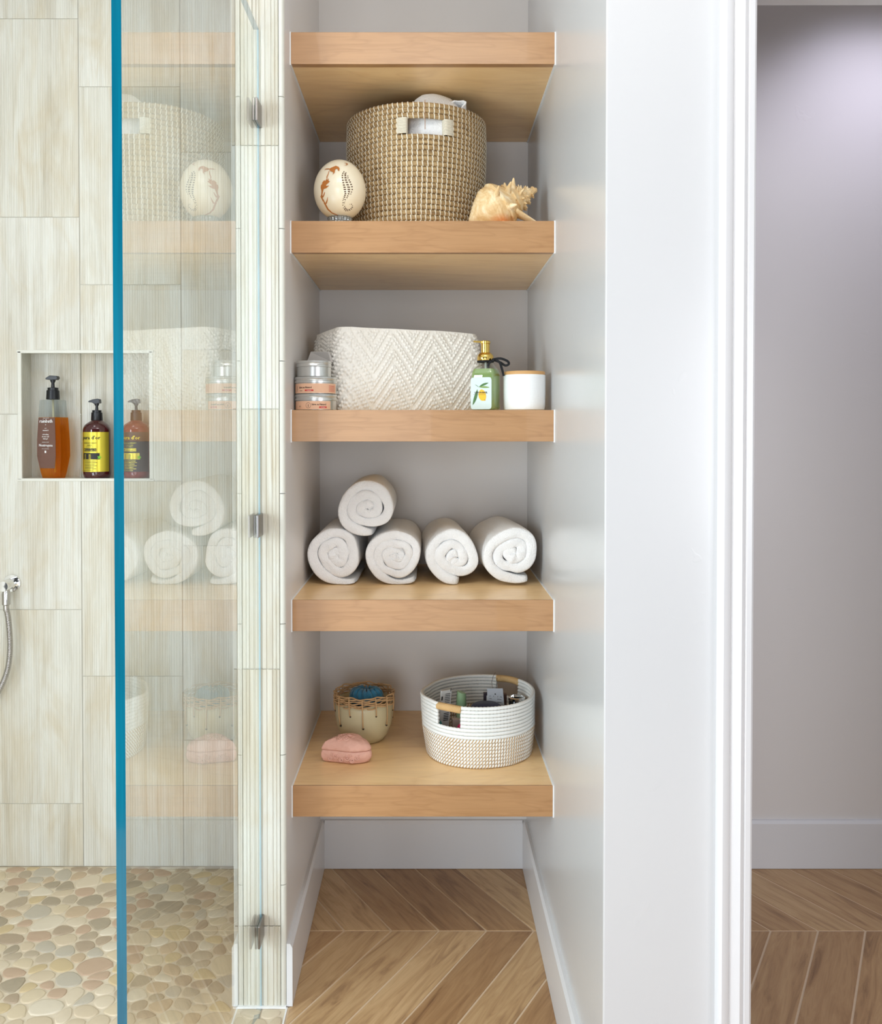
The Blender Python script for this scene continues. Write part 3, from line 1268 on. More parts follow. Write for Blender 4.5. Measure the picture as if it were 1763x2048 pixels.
def egg_fn(off):
    def f(u, v):      # u, v in zoom pixels of the close-up (14.63 px per photo pixel)
        px, py = 620 + u / 14.63, 310 + v / 14.63
        p = at(px, py, EY)
        d = (p - Vector((0, 0, EYE))).normalized()
        # intersect the sight line with the shell, once, to lay the carving on it
        o = Vector((0, 0, EYE))
        q = o - Vector((ec.x, EY, ec.z))
        A = (d.x / ea) ** 2 + (d.y / ea) ** 2 + (d.z / eb) ** 2
        B = 2 * (q.x * d.x / ea ** 2 + q.y * d.y / ea ** 2 + q.z * d.z / eb ** 2)
        Cc = (q.x / ea) ** 2 + (q.y / ea) ** 2 + (q.z / eb) ** 2 - 1
        D = B * B - 4 * A * Cc
        t = (-B - math.sqrt(max(D, 0))) / (2 * A)
        w = q + d * t
        nr = Vector((w.x / ea ** 2, w.y / ea ** 2, w.z / eb ** 2)).normalized()
        return w + Vector((ec.x, EY, ec.z)) + nr * off
    return f


M_CARVE = plain('carved brown shell', rgb(186, 112, 44), 0.6)
M_CARVE_D = plain('pierced holes', rgb(96, 70, 48), 0.8)
pe = Print(egg_fn(0.0012))


def fan_poly(pr_, pts, mi=0):
    pr_.poly(pts, mi)


bodies = [
    [(560, 410), (620, 375), (750, 320), (830, 350), (862, 400), (850, 470), (815, 460), (800, 405), (745, 410), (725, 450), (715, 520), (655, 580), (680, 515), (640, 490), (600, 480), (570, 450)],
    [(410, 435), (470, 402), (560, 396), (560, 420), (480, 425)],
    [(545, 470), (560, 475), (535, 580), (505, 640), (505, 700), (485, 700), (480, 640), (520, 560)],
    [(485, 700), (515, 730), (545, 680), (540, 760), (580, 770), (535, 820), (475, 870), (470, 905), (560, 895), (480, 970), (400, 1000), (380, 1070), (360, 1180), (330, 1150), (335, 1050), (312, 960), (320, 890), (370, 830), (340, 835), (385, 770), (430, 735), (440, 770)],
    [(295, 1200), (340, 1230), (350, 1170), (385, 1180), (420, 1085), (440, 1100), (430, 1150), (380, 1215), (370, 1280), (430, 1400), (460, 1430), (475, 1360), (510, 1230), (525, 1290), (500, 1400), (475, 1470), (520, 1570), (640, 1680), (800, 1750), (1040, 1785), (1000, 1800), (780, 1765), (620, 1700), (500, 1580), (420, 1450), (340, 1290)],
    [(985, 235), (1060, 240), (1110, 270), (1070, 300), (960, 320), (1040, 295), (1070, 272), (1040, 250)],
]


def tri_poly(pts):
    from mathutils.geometry import tessellate_polygon
    vs = [Vector((p[0], p[1], 0)) for p in pts]
    return tessellate_polygon([vs])


bodies.pop(4)


def stroke(pts, widths, off=0.0007):
    """tapering carved line of short pieces that follow the shell"""
    fn_ = egg_fn(off)
    L_, R_ = [], []
    for i_ in range(len(pts) - 1):
        for q in range(6):
            t = q / 6
            u = pts[i_][0] + (pts[i_ + 1][0] - pts[i_][0]) * t
            v = pts[i_][1] + (pts[i_ + 1][1] - pts[i_][1]) * t
            w = widths[i_] + (widths[i_ + 1] - widths[i_]) * t
            dx, dy = pts[i_ + 1][0] - pts[i_][0], pts[i_ + 1][1] - pts[i_][1]
            d = math.hypot(dx, dy)
            L_.append(fn_(u - dy / d * w, v + dx / d * w))
            R_.append(fn_(u + dy / d * w, v - dx / d * w))
    n_ = len(L_)
    pe.mb.add(L_ + R_, [(k_, k_ + 1, n_ + k_ + 1, n_ + k_) for k_ in range(n_ - 1)])


stroke([(340, 1160), (355, 1270), (440, 1430), (520, 1580), (640, 1690), (800, 1755), (1040, 1795)], [24, 20, 22, 20, 14, 10, 5])
stroke([(300, 1200), (335, 1240), (360, 1290)], [4, 14, 18])
stroke([(430, 1090), (405, 1170), (365, 1250)], [10, 16, 18])
stroke([(517, 1230), (500, 1330), (460, 1440)], [5, 16, 24])
from mathutils.geometry import tessellate_polygon
for b in bodies:
    vs3 = [Vector((p[0], p[1], 0)) for p in b]
    tris = [[Vector(vs3[k_]) for k_ in t] for t in tessellate_polygon([vs3])]
    for _ in range(2):
        nt = []
        for A_, B_, C_ in tris:
            ab, bc, ca_ = (A_ + B_) / 2, (B_ + C_) / 2, (C_ + A_) / 2
            nt += [(A_, ab, ca_), (ab, B_, bc), (ca_, bc, C_), (ab, bc, ca_)]
        tris = nt
    ef = egg_fn(0.0007)
    for T in tris:
        pe.mb.add([ef(p.x, p.y) for p in T], [(0, 1, 2)])
pe.mb.build('carving', M_CARVE, parent=eg)
ph = Print(egg_fn(0.0007))


def dash(u, v, w, h, ang=0):
    c_, s_ = math.cos(ang), math.sin(ang)
    ph.poly([(u + x * c_ - y * s_, v + x * s_ + y * c_) for x, y in ((-w, -h), (w, -h), (w, h), (-w, h))])


for (u, v, w) in [(985, 495, 14), (955, 540, 16), (940, 600, 18), (943, 665, 20), (955, 740, 24), (968, 810, 25), (985, 880, 28), (1003, 945, 32), (1013, 1010, 36), (1022, 1075, 30), (1030, 1130, 26), (1015, 1180, 22), (1000, 1232, 24),
                  (1025, 560, 20), (1025, 605, 24), (1030, 668, 30), (1043, 735, 32), (1065, 800, 34), (1092, 872, 34), (1120, 942, 38), (1128, 1010, 38), (1130, 1072, 32), (1120, 1135, 24), (1095, 1195, 18), (1075, 1245, 16),
                  (1045, 525, 12), (1100, 615, 10), (1105, 670, 12), (1138, 735, 20), (1165, 793, 24), (1192, 862, 24), (1218, 930, 22), (1225, 1010, 20), (1208, 1082, 14), (1185, 1140, 10)]:
    dash(u, v, w, 17, 0.1)
for (u, v, w, a) in [(1000, 1295, 45, .35), (985, 1340, 40, .25), (978, 1395, 36, -.05), (975, 1450, 38, -.6), (990, 1520, 42, -.9), (1015, 1570, 44, -1.1), (1050, 1600, 42, -1.3), (1098, 1610, 30, -1.5), (1150, 1600, 26, -2.0), (1195, 1570, 24, -2.5), (1225, 1530, 22, -2.9), (1230, 1480, 18, -2.4), (1205, 1440, 14, -1.8), (1160, 1440, 8, 0)]:
    dash(u, v, w, 12, a)
ph.mb.build('seahorse_holes', M_CARVE_D, parent=eg)
sg = MB()
rs = []
for q, (rad_, z) in enumerate(((0.032, SZ['egg']), (0.031, SZ['egg'] + 0.006), (0.026, SZ['egg'] + 0.012), (0.027, SZ['egg'] + 0.020), (0.029, SZ['egg'] + 0.0275))):
    rs.append([(ec.x + rad_ * (1 + 0.05 * math.cos(20 * TAU * j / 120)) * math.cos(TAU * j / 120), EY + rad_ * (1 + 0.05 * math.cos(20 * TAU * j / 120)) * math.sin(TAU * j / 120), z) for j in range(120)])
sg.rings(rs, True, True)
so_ = sg.build('egg_stand', plain('fluted pewter glass', rgb(150, 150, 146), 0.12, 0.6), smooth=True, loc=(ec.x, EY, SZ['egg']))
tag(so_, 'small fluted round stand under the carved ostrich egg', 'stand')

# ------------------------------------------------------------------ conch shell
def mat_conch():
    n = NT('conch shell')
    v = n.coords()
    f = n.noise(24, v, 5, 0.65, 1.2)
    c = n.ramp(f, [(0.3, rgb(212, 168, 108)), (0.5, rgb(232, 202, 152)), (0.7, rgb(248, 232, 200))])
    # the shell's own peach-coloured patch by its aperture
    tc = n.n('ShaderNodeTexCoord')
    mp = n.n('ShaderNodeMapping')
    mp.inputs['Location'].default_value = (0.004, 0.03, -0.024)
    mp.inputs['Scale'].default_value = (1.0, 0.5, 1.9)
    n.l(tc.outputs['Object'], mp.inputs['Vector'])
    ln = n.n('ShaderNodeVectorMath', operation='LENGTH')
    n.l(mp.outputs['Vector'], ln.inputs[0])
    k = n.ramp(n.math('MULTIPLY', ln.outputs['Value'], 20.0), [(0.25, (1, 1, 1)), (0.85, (0, 0, 0))])
    c = n.mix(n.math('MULTIPLY', k, 0.85), c, rgb(232, 140, 74))
    n.setp(col=c, rough=0.5)
    n.bump(n.noise(70, n.coords((1, 1, 2)), 4, 0.6, 1.0), 0.6, 0.002)
    return n.m


M_CONCH = mat_conch()
CYd = 2.135
tip = at(1072, 379, CYd + 0.015)
end = at(940, 446, CYd - 0.01)
ax = (end - tip)
LA = ax.length
ax.normalize()
e1 = Vector((0, -1, 0))
e1 = (e1 - ax * e1.dot(ax)).normalized()
e2 = ax.cross(e1)


def conch_r(u):
    if u < 0.46:
        return 0.005 + 0.041 * (u / 0.46) ** 1.15
    if u < 0.72:
        return 0.046 + 0.005 * math.sin((u - 0.46) / 0.26 * PI)
    return 0.039 * (1 - ((u - 0.72) / 0.28)) ** 0.75 + 0.007


WH = 5.2
cm = MB()
rs = []
NU, NV = 90, 56
conch_floor = SZ['egg'] + 0.0004
for i in range(NU):
    u = i / (NU - 1)
    rg = []
    for j in range(NV):
        g = TAU * j / NV
        whorl = (u / 0.58) ** 0.6 * WH - g / TAU
        w = whorl - math.floor(whorl)
        fade = max(0, min(1, (0.66 - u) / 0.1))
        r_ = conch_r(u) * (1 + fade * 0.20 * (w - 0.5)) + 0.0012 * nz(u * 12, math.cos(g) * 2, math.sin(g) * 2)
        if u > 0.6:
            r_ += 0.0007 * math.sin(u * 160)
        # flared lip towards the camera side and down
        lipn = max(0, math.cos(g - R(95))) ** 3
        r_ += 0.012 * lipn * max(0, math.sin((u - 0.35) / 0.6 * PI)) if 0.35 < u < 0.95 else 0
        p = tip + ax * (LA * u) + (e1 * math.cos(g) + e2 * math.sin(g)) * r_
        p.z = max(p.z, conch_floor)
        rg.append(p)
    rs.append(rg)
cm.rings(rs)
# spikes along the shoulder, largest on the last whorl
def spike(p, d, L, w):
    d = d.normalized()
    a = d.cross(Vector((0.3, 0.5, 0.8))).normalized()
    b = d.cross(a)
    rg = []
    for s_, k in ((-0.35, 1.15), (0.15, 0.85), (0.55, 0.55), (0.85, 0.32), (0.97, 0.16)):
        rg.append([p + d * (L * s_) + (a * math.cos(TAU * j / 9) + b * math.sin(TAU * j / 9)) * (w * k) for j in range(9)])
    rg = [[Vector((q.x, q.y, max(q.z, conch_floor))) for q in r_] for r_ in rg]
    cm.rings(rg)


def surf(u, g):
    return tip + ax * (LA * u) + (e1 * math.cos(g) + e2 * math.sin(g)) * conch_r(u)


for (u, g, L, w) in [(0.80, -92, .016, .010), (0.64, -100, .020, .013), (0.50, -84, .026, .010), (0.36, -100, .021, .007), (0.50, -20, .022, .009), (0.60, 28, .026, .008),
                     (0.42, 30, .026, .008), (0.30, 60, .024, .008), (0.36, 100, .018, .008), (0.26, 10, .016, .005), (0.66, -55, .012, .008), (0.5, 150, .02, .009), (0.5, 210, .02, .009)]:
    g_ = R(g)
    d = (e1 * math.cos(g_) + e2 * math.sin(g_)) - ax * 0.45
    spike(surf(u, g_), d, L, w)
for q in range(46):
    t = q / 46
    u = 0.03 + 0.26 * t
    g_ = t * TAU * 3.1 + 0.3
    d = (e1 * math.cos(g_) + e2 * math.sin(g_)) - ax * 0.2
    spike(surf(u, g_), d, 0.004 + 0.007 * t, 0.0022 + 0.002 * t)
cr = thing('conch_shell', 'tan and cream spiny conch shell at the right end of the shelf', 'shell', (tip.x - 0.08, CYd, SZ['egg']))
cm.build('shell_body', M_CONCH, parent=cr, smooth=True, sharp=60)
lp = MB()
rs = []
for i in range(10):      # flared outer wing on the right, touching the shelf
    u = i / 9
    a = at(1030 + 50 * u, 418 + 26 * u, 2.125)
    rs.append([(a.x + 0.003 * math.cos(TAU * j / 10), a.y + 0.03 * (1 - u * 0.6) * math.sin(TAU * j / 10), max(conch_floor, a.z - 0.008 + 0.008 * (1 - u) * math.cos(TAU * j / 10))) for j in range(10)])
lp.rings(rs).build('outer_lip', M_CONCH, parent=cr, smooth=True)

# ------------------------------------------------------------------ knitted bin
def mat_knit():
    n = NT('chunky cotton knit')
    v = n.coords()
    n.setp(col=n.mix(n.noise(30, v, 3), rgb(244, 241, 234), rgb(232, 227, 216)), rough=0.95, sheen=0.2)
    n.bump(n.noise(260, v, 3), 0.5, 0.002)
    return n.m


M_KNIT = mat_knit()
FL, FR = Vector((-0.212, 2.118)), Vector((0.146, 2.262))
BLc = Vector((-0.302, 2.345))
eu = (FR - FL)
Wd = eu.length
eu.normalize()
ev = Vector((-eu.y, eu.x))
Dp = 0.235
kb_z0, kb_z1 = SZ['mid'] + 0.0005, 1.538
rc = 0.035
path = []


def rr_path(n_c=10, step=0.0019):
    """rounded rectangle in (u, v) with outward normals"""
    pts = []
    segs = [((rc, 0), (Wd - rc, 0), (0, -1)), ((Wd, rc), (Wd, Dp - rc), (1, 0)), ((Wd - rc, Dp), (rc, Dp), (0, 1)), ((0, Dp - rc), (0, rc), (-1, 0))]
    cs = [(Wd - rc, rc), (Wd - rc, Dp - rc), (rc, Dp - rc), (rc, rc)]
    for k, (a, b, nn) in enumerate(segs):
        L = math.dist(a, b)
        m_ = int(L / step)
        for q in range(m_):
            t = q / m_
            pts.append((a[0] + (b[0] - a[0]) * t, a[1] + (b[1] - a[1]) * t, nn[0], nn[1]))
        c = cs[k]
        a0 = math.atan2(nn[1], nn[0])
        m_ = int(rc * PI / 2 / step)
        for q in range(m_):
            g = a0 + PI / 2 * q / m_
            pts.append((c[0] + rc * math.cos(g), c[1] + rc * math.sin(g), math.cos(g), math.sin(g)))
    return pts


PTH = rr_path()
kb = thing('knit_storage_bin', 'cream rectangular storage bin with a chunky chevron knit, turned at an angle', 'bin', (FL.x + 0.15, 2.25, kb_z0))
mb = MB()
rows = []
NZ = 108
per = len(PTH)
for i in range(NZ + 1):
    v = i / NZ
    hz = kb_z0 + (kb_z1 - kb_z0) * v
    rg = []
    for j, (pu, pv, nu, nv) in enumerate(PTH):
        s = j * 0.0019
        H = v * (kb_z1 - kb_z0)
        tri = abs(((s / 0.105) % 1.0) - 0.5) * 0.105          # zigzag phase
        t = H - tri * 1.5 * 1.0
        band = (t / 0.0165) % 1.0
        b1 = math.sin(PI * band) ** 0.6
        kph = (H * 0.67 + tri) / 0.0108 + 0.5 * int(t // 0.0128) + 0.22 * nz(s * 14, H * 14, 7)
        kn = (0.5 + 0.5 * math.sin(TAU * kph)) ** 0.7
        band = (t / 0.0128) % 1.0
        b1 = math.sin(PI * band) ** 0.7
        wide = 1 if int(t // 0.0128) % 3 else 0.22
        d = 0.0060 * b1 * (0.22 + 0.78 * kn) * wide + 0.0010 * nz(s * 90, H * 90, 1)
        bulge = 0.008 * math.sin(PI * min(1, v * 1.1)) + 0.006 * nz(s * 7, v * 2, 4)
        d *= min(1, (1 - v) * 14) * min(1, v * 20 + 0.3)
        off = d + bulge - 0.004
        drop = 0.012 * max(0, (pu - 0.25) / Wd) * v - 0.003 * nz(s * 9, 0, 8) * v
        x = FL.x + eu.x * (pu + nu * off) + ev.x * (pv + nv * off)
        y = FL.y + eu.y * (pu + nu * off) + ev.y * (pv + nv * off)
        rg.append((x, y, hz - drop))
    rows.append(rg)
mb.rings(rows, True, False)
inner = [[(x + (FL.x + eu.x * Wd / 2 + ev.x * Dp / 2 - x) * 0.03, y + (FL.y + eu.y * Wd / 2 + ev.y * Dp / 2 - y) * 0.03, z) for x, y, z in rows[k_]] for k_ in (NZ, 12)]
mb.rings([rows[NZ], inner[0], inner[1]], False, True)
mb.build('knit_body', M_KNIT, parent=kb, smooth=True)
hp = MB()                                # folded cloth handle on the left side
for k_, (a, b) in enumerate((((612, 723), (621, 703)),)):
    p0, p1 = at(613, 724, 2.185), at(621, 703, 2.185)
    q0, q1 = at(662, 724, 2.125), at(656, 703, 2.13)
    th = Vector((0.004, 0.012, 0))
    quad = [p0, q0, q1, p1]
    hp.rings([[v_ for v_ in quad], [v_ + th for v_ in quad]])
hp.build('cloth_handle', plain('grey cotton webbing', rgb(196, 192, 188), 0.9, bump=(700, 0.4, 0.001)), parent=kb, bevel=0.0015)

# ------------------------------------------------------------------ stacked tins
M_TIN = plain('brushed aluminium', rgb(206, 206, 202), 0.30, 0.85)
M_KRAFT = plain('kraft paper label', rgb(224, 178, 146), 0.7)
M_RED = plain('red print', rgb(196, 56, 44), 0.6)
M_DK = plain('dark brown print', rgb(74, 52, 44), 0.6)


def cyl_fn(cx, cy, r, z0, ang0, off=0.0004):
    def f(u, v):
        a = ang0 + u / r
        return Vector((cx + (r + off) * math.cos(a), cy + (r + off) * math.sin(a), z0 + v))
    return f


TX, TY = -0.2605, 2.088


def tin(label, cx, cy, z0, r, h, lidh, kind):
    t = thing('tin', label, 'tin', (cx, cy, z0), 'round tins stacked on the third shelf')
    MB().lathe([(r * 0.93, z0), (r * 0.965, z0 + 0.001), (r * 0.965, z0 + h - lidh + 0.001)], cx, cy, 48).build('body', M_TIN, parent=t, smooth=True, sharp=40)
    lz = z0 + h - lidh
    MB().lathe([(r * 0.97, lz), (r * 1.0, lz + 0.0008), (r, lz + lidh * 0.35), (r * 0.975, lz + lidh * 0.45), (r * 0.975, lz + lidh * 0.55), (r, lz + lidh * 0.68),
                (r * 0.985, lz + lidh * 0.98), (r * 0.9, lz + lidh), (0.002, lz + lidh - 0.0005)], cx, cy, 48).build('lid', M_TIN, parent=t, smooth=True, sharp=35)
    if kind:
        lb = MB()
        rl_ = r * 0.965 + 0.0004
        a0, a1 = -PI / 2 - 1.35, -PI / 2 + (1.35 if kind == 2 else 0.88)
        za, zb = z0 + 0.0015, lz - 0.0012
        n_ = 30
        vs = [(cx + rl_ * math.cos(a0 + (a1 - a0) * k / n_), cy + rl_ * math.sin(a0 + (a1 - a0) * k / n_), z) for k in range(n_ + 1) for z in (za, zb)]
        lb.add(vs, [(2 * k, 2 * k + 2, 2 * k + 3, 2 * k + 1) for k in range(n_)])
        lab = lb.build('label', M_KRAFT, parent=t, smooth=True)
        p = Print(cyl_fn(cx, cy, rl_, za, -PI / 2))
        hh = zb - za
        if kind == 2:
            p.text('Salon au Naturel', -0.0215, hh * 0.50, 0.0062, 0, sx=0.82, bold=1)
            p.rect(-0.021, 0.0, hh * 0.20, hh * 0.36, 1, 5)
            p.text('ORGANIC', -0.0105, hh * 0.235, 0.0026, 2)
            for q in range(5):
                p.rect(0.0375, 0.058, hh * (0.18 + 0.14 * q), hh * (0.22 + 0.14 * q), 1, 4)
            p.rect(-0.0475, -0.0465, hh * 0.2, hh * 0.75, 0)
            p.rect(-0.036, -0.028, hh * 0.22, hh * 0.26, 0)
        else:
            p.text('Salon au Naturel', 0.0125, hh * 0.5, 0.0062, 0, sx=0.82, bold=1)
            p.rect(0.013, 0.031, hh * 0.16, hh * 0.36, 1, 4)
            p.text('ORGANIC', 0.022, hh * 0.20, 0.0026, 2)
            p.text('S', -0.0125, hh * 0.32, 0.0075, 0, bold=1)
            p.rings(-0.0125, hh * 0.48, 0.0058, 0.0064, 0)
            p.text('BIO', -0.036, hh * 0.3, 0.004, 0)
        p.mb.build('lettering', [M_DK, M_RED, M_WHITE_INK], parent=lab)
    return t


zt0 = SZ['mid'] + 0.0003
tin('round aluminium tin with kraft label, bottom of the stack on the shelf', TX, TY, zt0, 0.0495, 0.0375, 0.0155, 1)
tin('round aluminium tin with kraft label and red bar, middle of the stack', TX, TY - 0.001, zt0 + 0.0378, 0.0498, 0.0400, 0.0150, 2)
tin('small plain aluminium tin without label, top of the stack', TX - 0.0045, TY, zt0 + 0.0781, 0.0415, 0.0375, 0.0150, 0)

# ------------------------------------------------------------------ lemon soap bottle
M_GOLD = plain('polished gold', rgb(226, 190, 104), 0.16, 1.0)
M_GREEN_L = liquid('green soap', (0.70, 0.85, 0.45, 1), rgb(172, 196, 128), 0.62)
SY = 2.098
sc_ = at(971, 780, SY)
sx_, sa = sc_.x, R(-24)
z0 = SZ['mid'] + 0.0004
zsh = at(971, 752, SY).z


def rrect(cx, cy, hw, hd, r_, ang, z, n=6):
    pts = []
    for k, (sx2, sy2) in enumerate(((1, 1), (-1, 1), (-1, -1), (1, -1))):
        for q in range(n):
            g = PI / 2 * k + PI / 2 * q / (n - 1)
            x = sx2 * (hw - r_) + r_ * math.cos(g)
            y = sy2 * (hd - r_) + r_ * math.sin(g)
            pts.append((cx + x * math.cos(ang) - y * math.sin(ang), cy + x * math.sin(ang) + y * math.cos(ang), z))
    return pts


sb = thing('soap_dispenser', 'green lemon soap bottle with a gold pump and black ribbon bow', 'soap bottle', (sx_, SY, z0))
HW, HD = 0.0305, 0.0275
ztop = at(971, 722, SY).z
lv_ = [(z0, .90), (z0 + .004, 1), (zsh, 1), (zsh + 0.008, .97), (zsh + 0.016, .86), (zsh + 0.024, .68), (ztop - 0.003, .50), (ztop, .48)]
MB().rings([rrect(sx_, SY, HW * k, HD * k, min(0.012, HW * k * .45) if k > .8 else HD * k * .95, sa, z) for z, k in lv_]).build('bottle', M_CLEAR, parent=sb, smooth=True, sharp=50)
zl = at(971, 738, SY).z
lq = [(z0 + .002, .86), (z0 + .006, .95), (zsh, .95), (zsh + .008, .92), (min(zl, zsh + .016), .84)]
MB().rings([rrect(sx_, SY, HW * k, HD * k, .011, sa, z) for z, k in lq]).build('liquid', M_GREEN_L, parent=sb, smooth=True, sharp=50)
gz = ztop
MB().lathe([(0.0175, gz - 0.002), (0.0195, gz), (0.0198, gz + 0.007), (0.0185, gz + 0.013), (0.0145, gz + 0.018), (0.0112, gz + 0.0195)], sx_ - 0.001, SY, 32).build('collar', M_GOLD, parent=sb, smooth=True)
pump = MB().lathe([(0.0105, gz + 0.018), (0.0105, gz + 0.040), (0.0118, gz + 0.041), (0.0118, gz + 0.0465), (0.0095, gz + 0.0478), (0.001, gz + 0.0480)], sx_ - 0.001, SY, 28).build('pump_head', M_GOLD, parent=sb, smooth=True, sharp=45)
nm = MB()
nm.rings([[(sx_ - 0.004 - 0.026 * u, SY - 0.010 * u + dy, gz + 0.0445 + dz) for dy, dz in ((-.0055 * (1 - .4 * u), -.0025 * (1 - .5 * u)), (.0055 * (1 - .4 * u), -.0025 * (1 - .5 * u)), (.0055 * (1 - .4 * u), .0025), (-.0055 * (1 - .4 * u), .0025))] for u in (0, 0.5, 1)])
nm.build('spout', M_GOLD, parent=pump, bevel=0.0006)
MB().tube([(sx_, SY, gz), (sx_, SY, z0 + 0.02)], 0.0028, 8).build('dip_tube', plain('frosted tube', rgb(226, 228, 214), 0.4), parent=sb, smooth=True)
# label on the front face
ca, sa_ = math.cos(sa), math.sin(sa)


def face_fn(off):
    def f(u, v):
        x, y = u - 0.0015, -HD - off
        return Vector((sx_ + x * ca - y * sa_, SY + x * sa_ + y * ca, z0 + v))
    return f


lab = Print(face_fn(0.0006))
pts = []
for k, (sx2, sy2) in enumerate(((1, 1), (-1, 1), (-1, -1), (1, -1))):
    for q in range(5):
        g = PI / 2 * k + PI / 2 * q / 4
        pts.append((sx2 * 0.0195 + 0.0065 * math.cos(g), 0.0398 + sy2 * 0.031 + 0.0065 * math.sin(g)))
lab.poly(pts)
lo = lab.mb.build('label', plain('pale blue label', rgb(208, 224, 222), 0.5), parent=sb)
pl = Print(face_fn(0.0010))


def leaf(p, u0, v0, u1, v1, w, mi):
    d = math.hypot(u1 - u0, v1 - v0)
    nx, ny = -(v1 - v0) / d, (u1 - u0) / d
    a_, b_ = [], []
    for q in range(9):
        t = q / 8
        ww = w * math.sin(PI * t) ** 0.8
        bx, by = u0 + (u1 - u0) * t, v0 + (v1 - v0) * t
        a_.append((bx + nx * ww, by + ny * ww))
        b_.append((bx - nx * ww * .5, by - ny * ww * .5))
    p.poly([a_[0]] + a_[1:-1] + [a_[-1]] + b_[-2:0:-1], mi)


leaf(pl, -0.009, 0.050, -0.021, 0.012, 0.005, 1)
leaf(pl, -0.005, 0.055, 0.019, 0.064, 0.0035, 1)
leaf(pl, -0.005, 0.054, 0.022, 0.053, 0.003, 2)
leaf(pl, -0.0155, 0.061, -0.005, 0.054, 0.0007, 1)
le = []
for k in range(22):
    g = TAU * k / 22
    le.append((0.0032 + 0.0095 * math.cos(g) * (1 - 0.08 * math.sin(g)) - 0.0035 * math.sin(g) * .5, 0.0355 + 0.0135 * math.sin(g)))
pl.poly(le, 3)
pl.poly([(0.001 + .0055, 0.0245), (0.0105, 0.0215), (0.0115, 0.0255)], 3)
pl.mb.map(lambda p: p)
p2 = Print(face_fn(0.0014))
p2.text('LEMON BASIL', 0, 0.0395, 0.0062, 0, sx=0.86, bold=1)
p2.rect(-0.019, 0.012, 0.0365, 0.0370, 0)
pl.mb.build('lemon_print', [M_BLACK_INK, plain('leaf green', rgb(74, 116, 58), 0.6), plain('light leaf green', rgb(132, 160, 84), 0.6), plain('lemon yellow', rgb(240, 190, 40), 0.6)], parent=lo)
p2.mb.build('lettering', M_BLACK_INK, parent=lo)
# ribbon
M_RIB = plain('black velvet ribbon', rgb(12, 12, 16), 0.8)
rb = MB()


def ribbon(mb_, pts, w=0.0028, t=0.0007):
    """flat band through (px, py, Y) points"""
    P = [at(*p) for p in pts]
    Q = []
    for i in range(len(P) - 1):
        for q in range(4):
            t_ = q / 4
            p0, p1, p2_, p3 = P[max(i - 1, 0)], P[i], P[i + 1], P[min(i + 2, len(P) - 1)]
            Q.append(0.5 * ((2 * p1) + (p2_ - p0) * t_ + (2 * p0 - 5 * p1 + 4 * p2_ - p3) * t_ ** 2 + (3 * p1 - p0 - 3 * p2_ + p3) * t_ ** 3))
    Q.append(P[-1])
    rg = []
    for i, p in enumerate(Q):
        d = (Q[min(i + 1, len(Q) - 1)] - Q[max(i - 1, 0)]).normalized()
        s_ = d.cross(Vector((0, 1, 0)))
        s_ = s_.normalized() if s_.length > .1 else Vector((1, 0, 0))
        o_ = Vector((0, 1, 0))
        rg.append([p + s_ * w + o_ * t, p - s_ * w + o_ * t, p - s_ * w - o_ * t, p + s_ * w - o_ * t])
    mb_.rings(rg)


rb_t = MB()
rb_t.lathe([(0.0188, gz - 0.0035), (0.0200, gz - 0.0035), (0.0200, gz + 0.0005), (0.0188, gz + 0.0005)], sx_ - 0.001, SY, 28)
band = rb_t.build('ribbon', M_RIB, parent=sb, smooth=True)
yb_ = SY - 0.018
m = MB(); ribbon(m, [(986, 719, yb_), (1000, 717, yb_ - .004), (1014, 722, yb_ - .004), (1017, 728, yb_ - .002), (1010, 731, yb_), (1000, 725, yb_), (988, 720, yb_)]); m.build('bow_loop', M_RIB, parent=band)
m = MB(); ribbon(m, [(986, 720, yb_), (978, 726, yb_ - .003), (976, 734, yb_ - .004), (979, 743, yb_ - .004)]); m.build('ribbon_tail', M_RIB, parent=band)
m = MB(); ribbon(m, [(987, 719, yb_), (998, 724, yb_ - .003), (1003, 737, yb_ - .003), (1007, 752, yb_ - .003)]); m.build('ribbon_tail', M_RIB, parent=band)
m = MB(); m.ball(at(986, 720, yb_ - .002), 0.0045, 10, 7); m.build('bow_knot', M_RIB, parent=band, smooth=True)

# ------------------------------------------------------------------ candle jar
JX, JY = at(1048, 780, 2.098).x, 2.098
cj = thing('candle_jar', 'white textured ceramic candle jar with a thin bamboo lid', 'candle', (JX, JY, z0))
n = NT('crosshatched white ceramic')
hv = n.coords((1, 1, 1))
f = n.math('ADD', n.noise(40, n.coords((1, 1, 22)), 2), n.noise(40, n.coords((14, 14, 1)), 2))
n.setp(col=(0.87, 0.88, 0.88, 1), rough=0.55)
n.bump(f, 0.5, 0.0012)
jt = at(1048, 748, 2.05).z
MB().lathe([(0.044, z0), (0.0475, z0 + 0.002), (0.0492, z0 + 0.012), (0.0498, z0 + 0.04), (0.0498, jt - 0.001), (0.049, jt)], JX, JY, 56).build('jar', n.m, parent=cj, smooth=True, sharp=40)
MB().lathe([(0.0470, jt - 0.003), (0.0488, jt - 0.001), (0.0490, jt + 0.0065), (0.0480, jt + 0.008), (0.001, jt + 0.0085)], JX, JY, 56).build('lid', plain('bamboo', rgb(206, 158, 100), 0.5, bump=(120, 0.1, 0.001)), parent=cj, smooth=True, sharp=40)

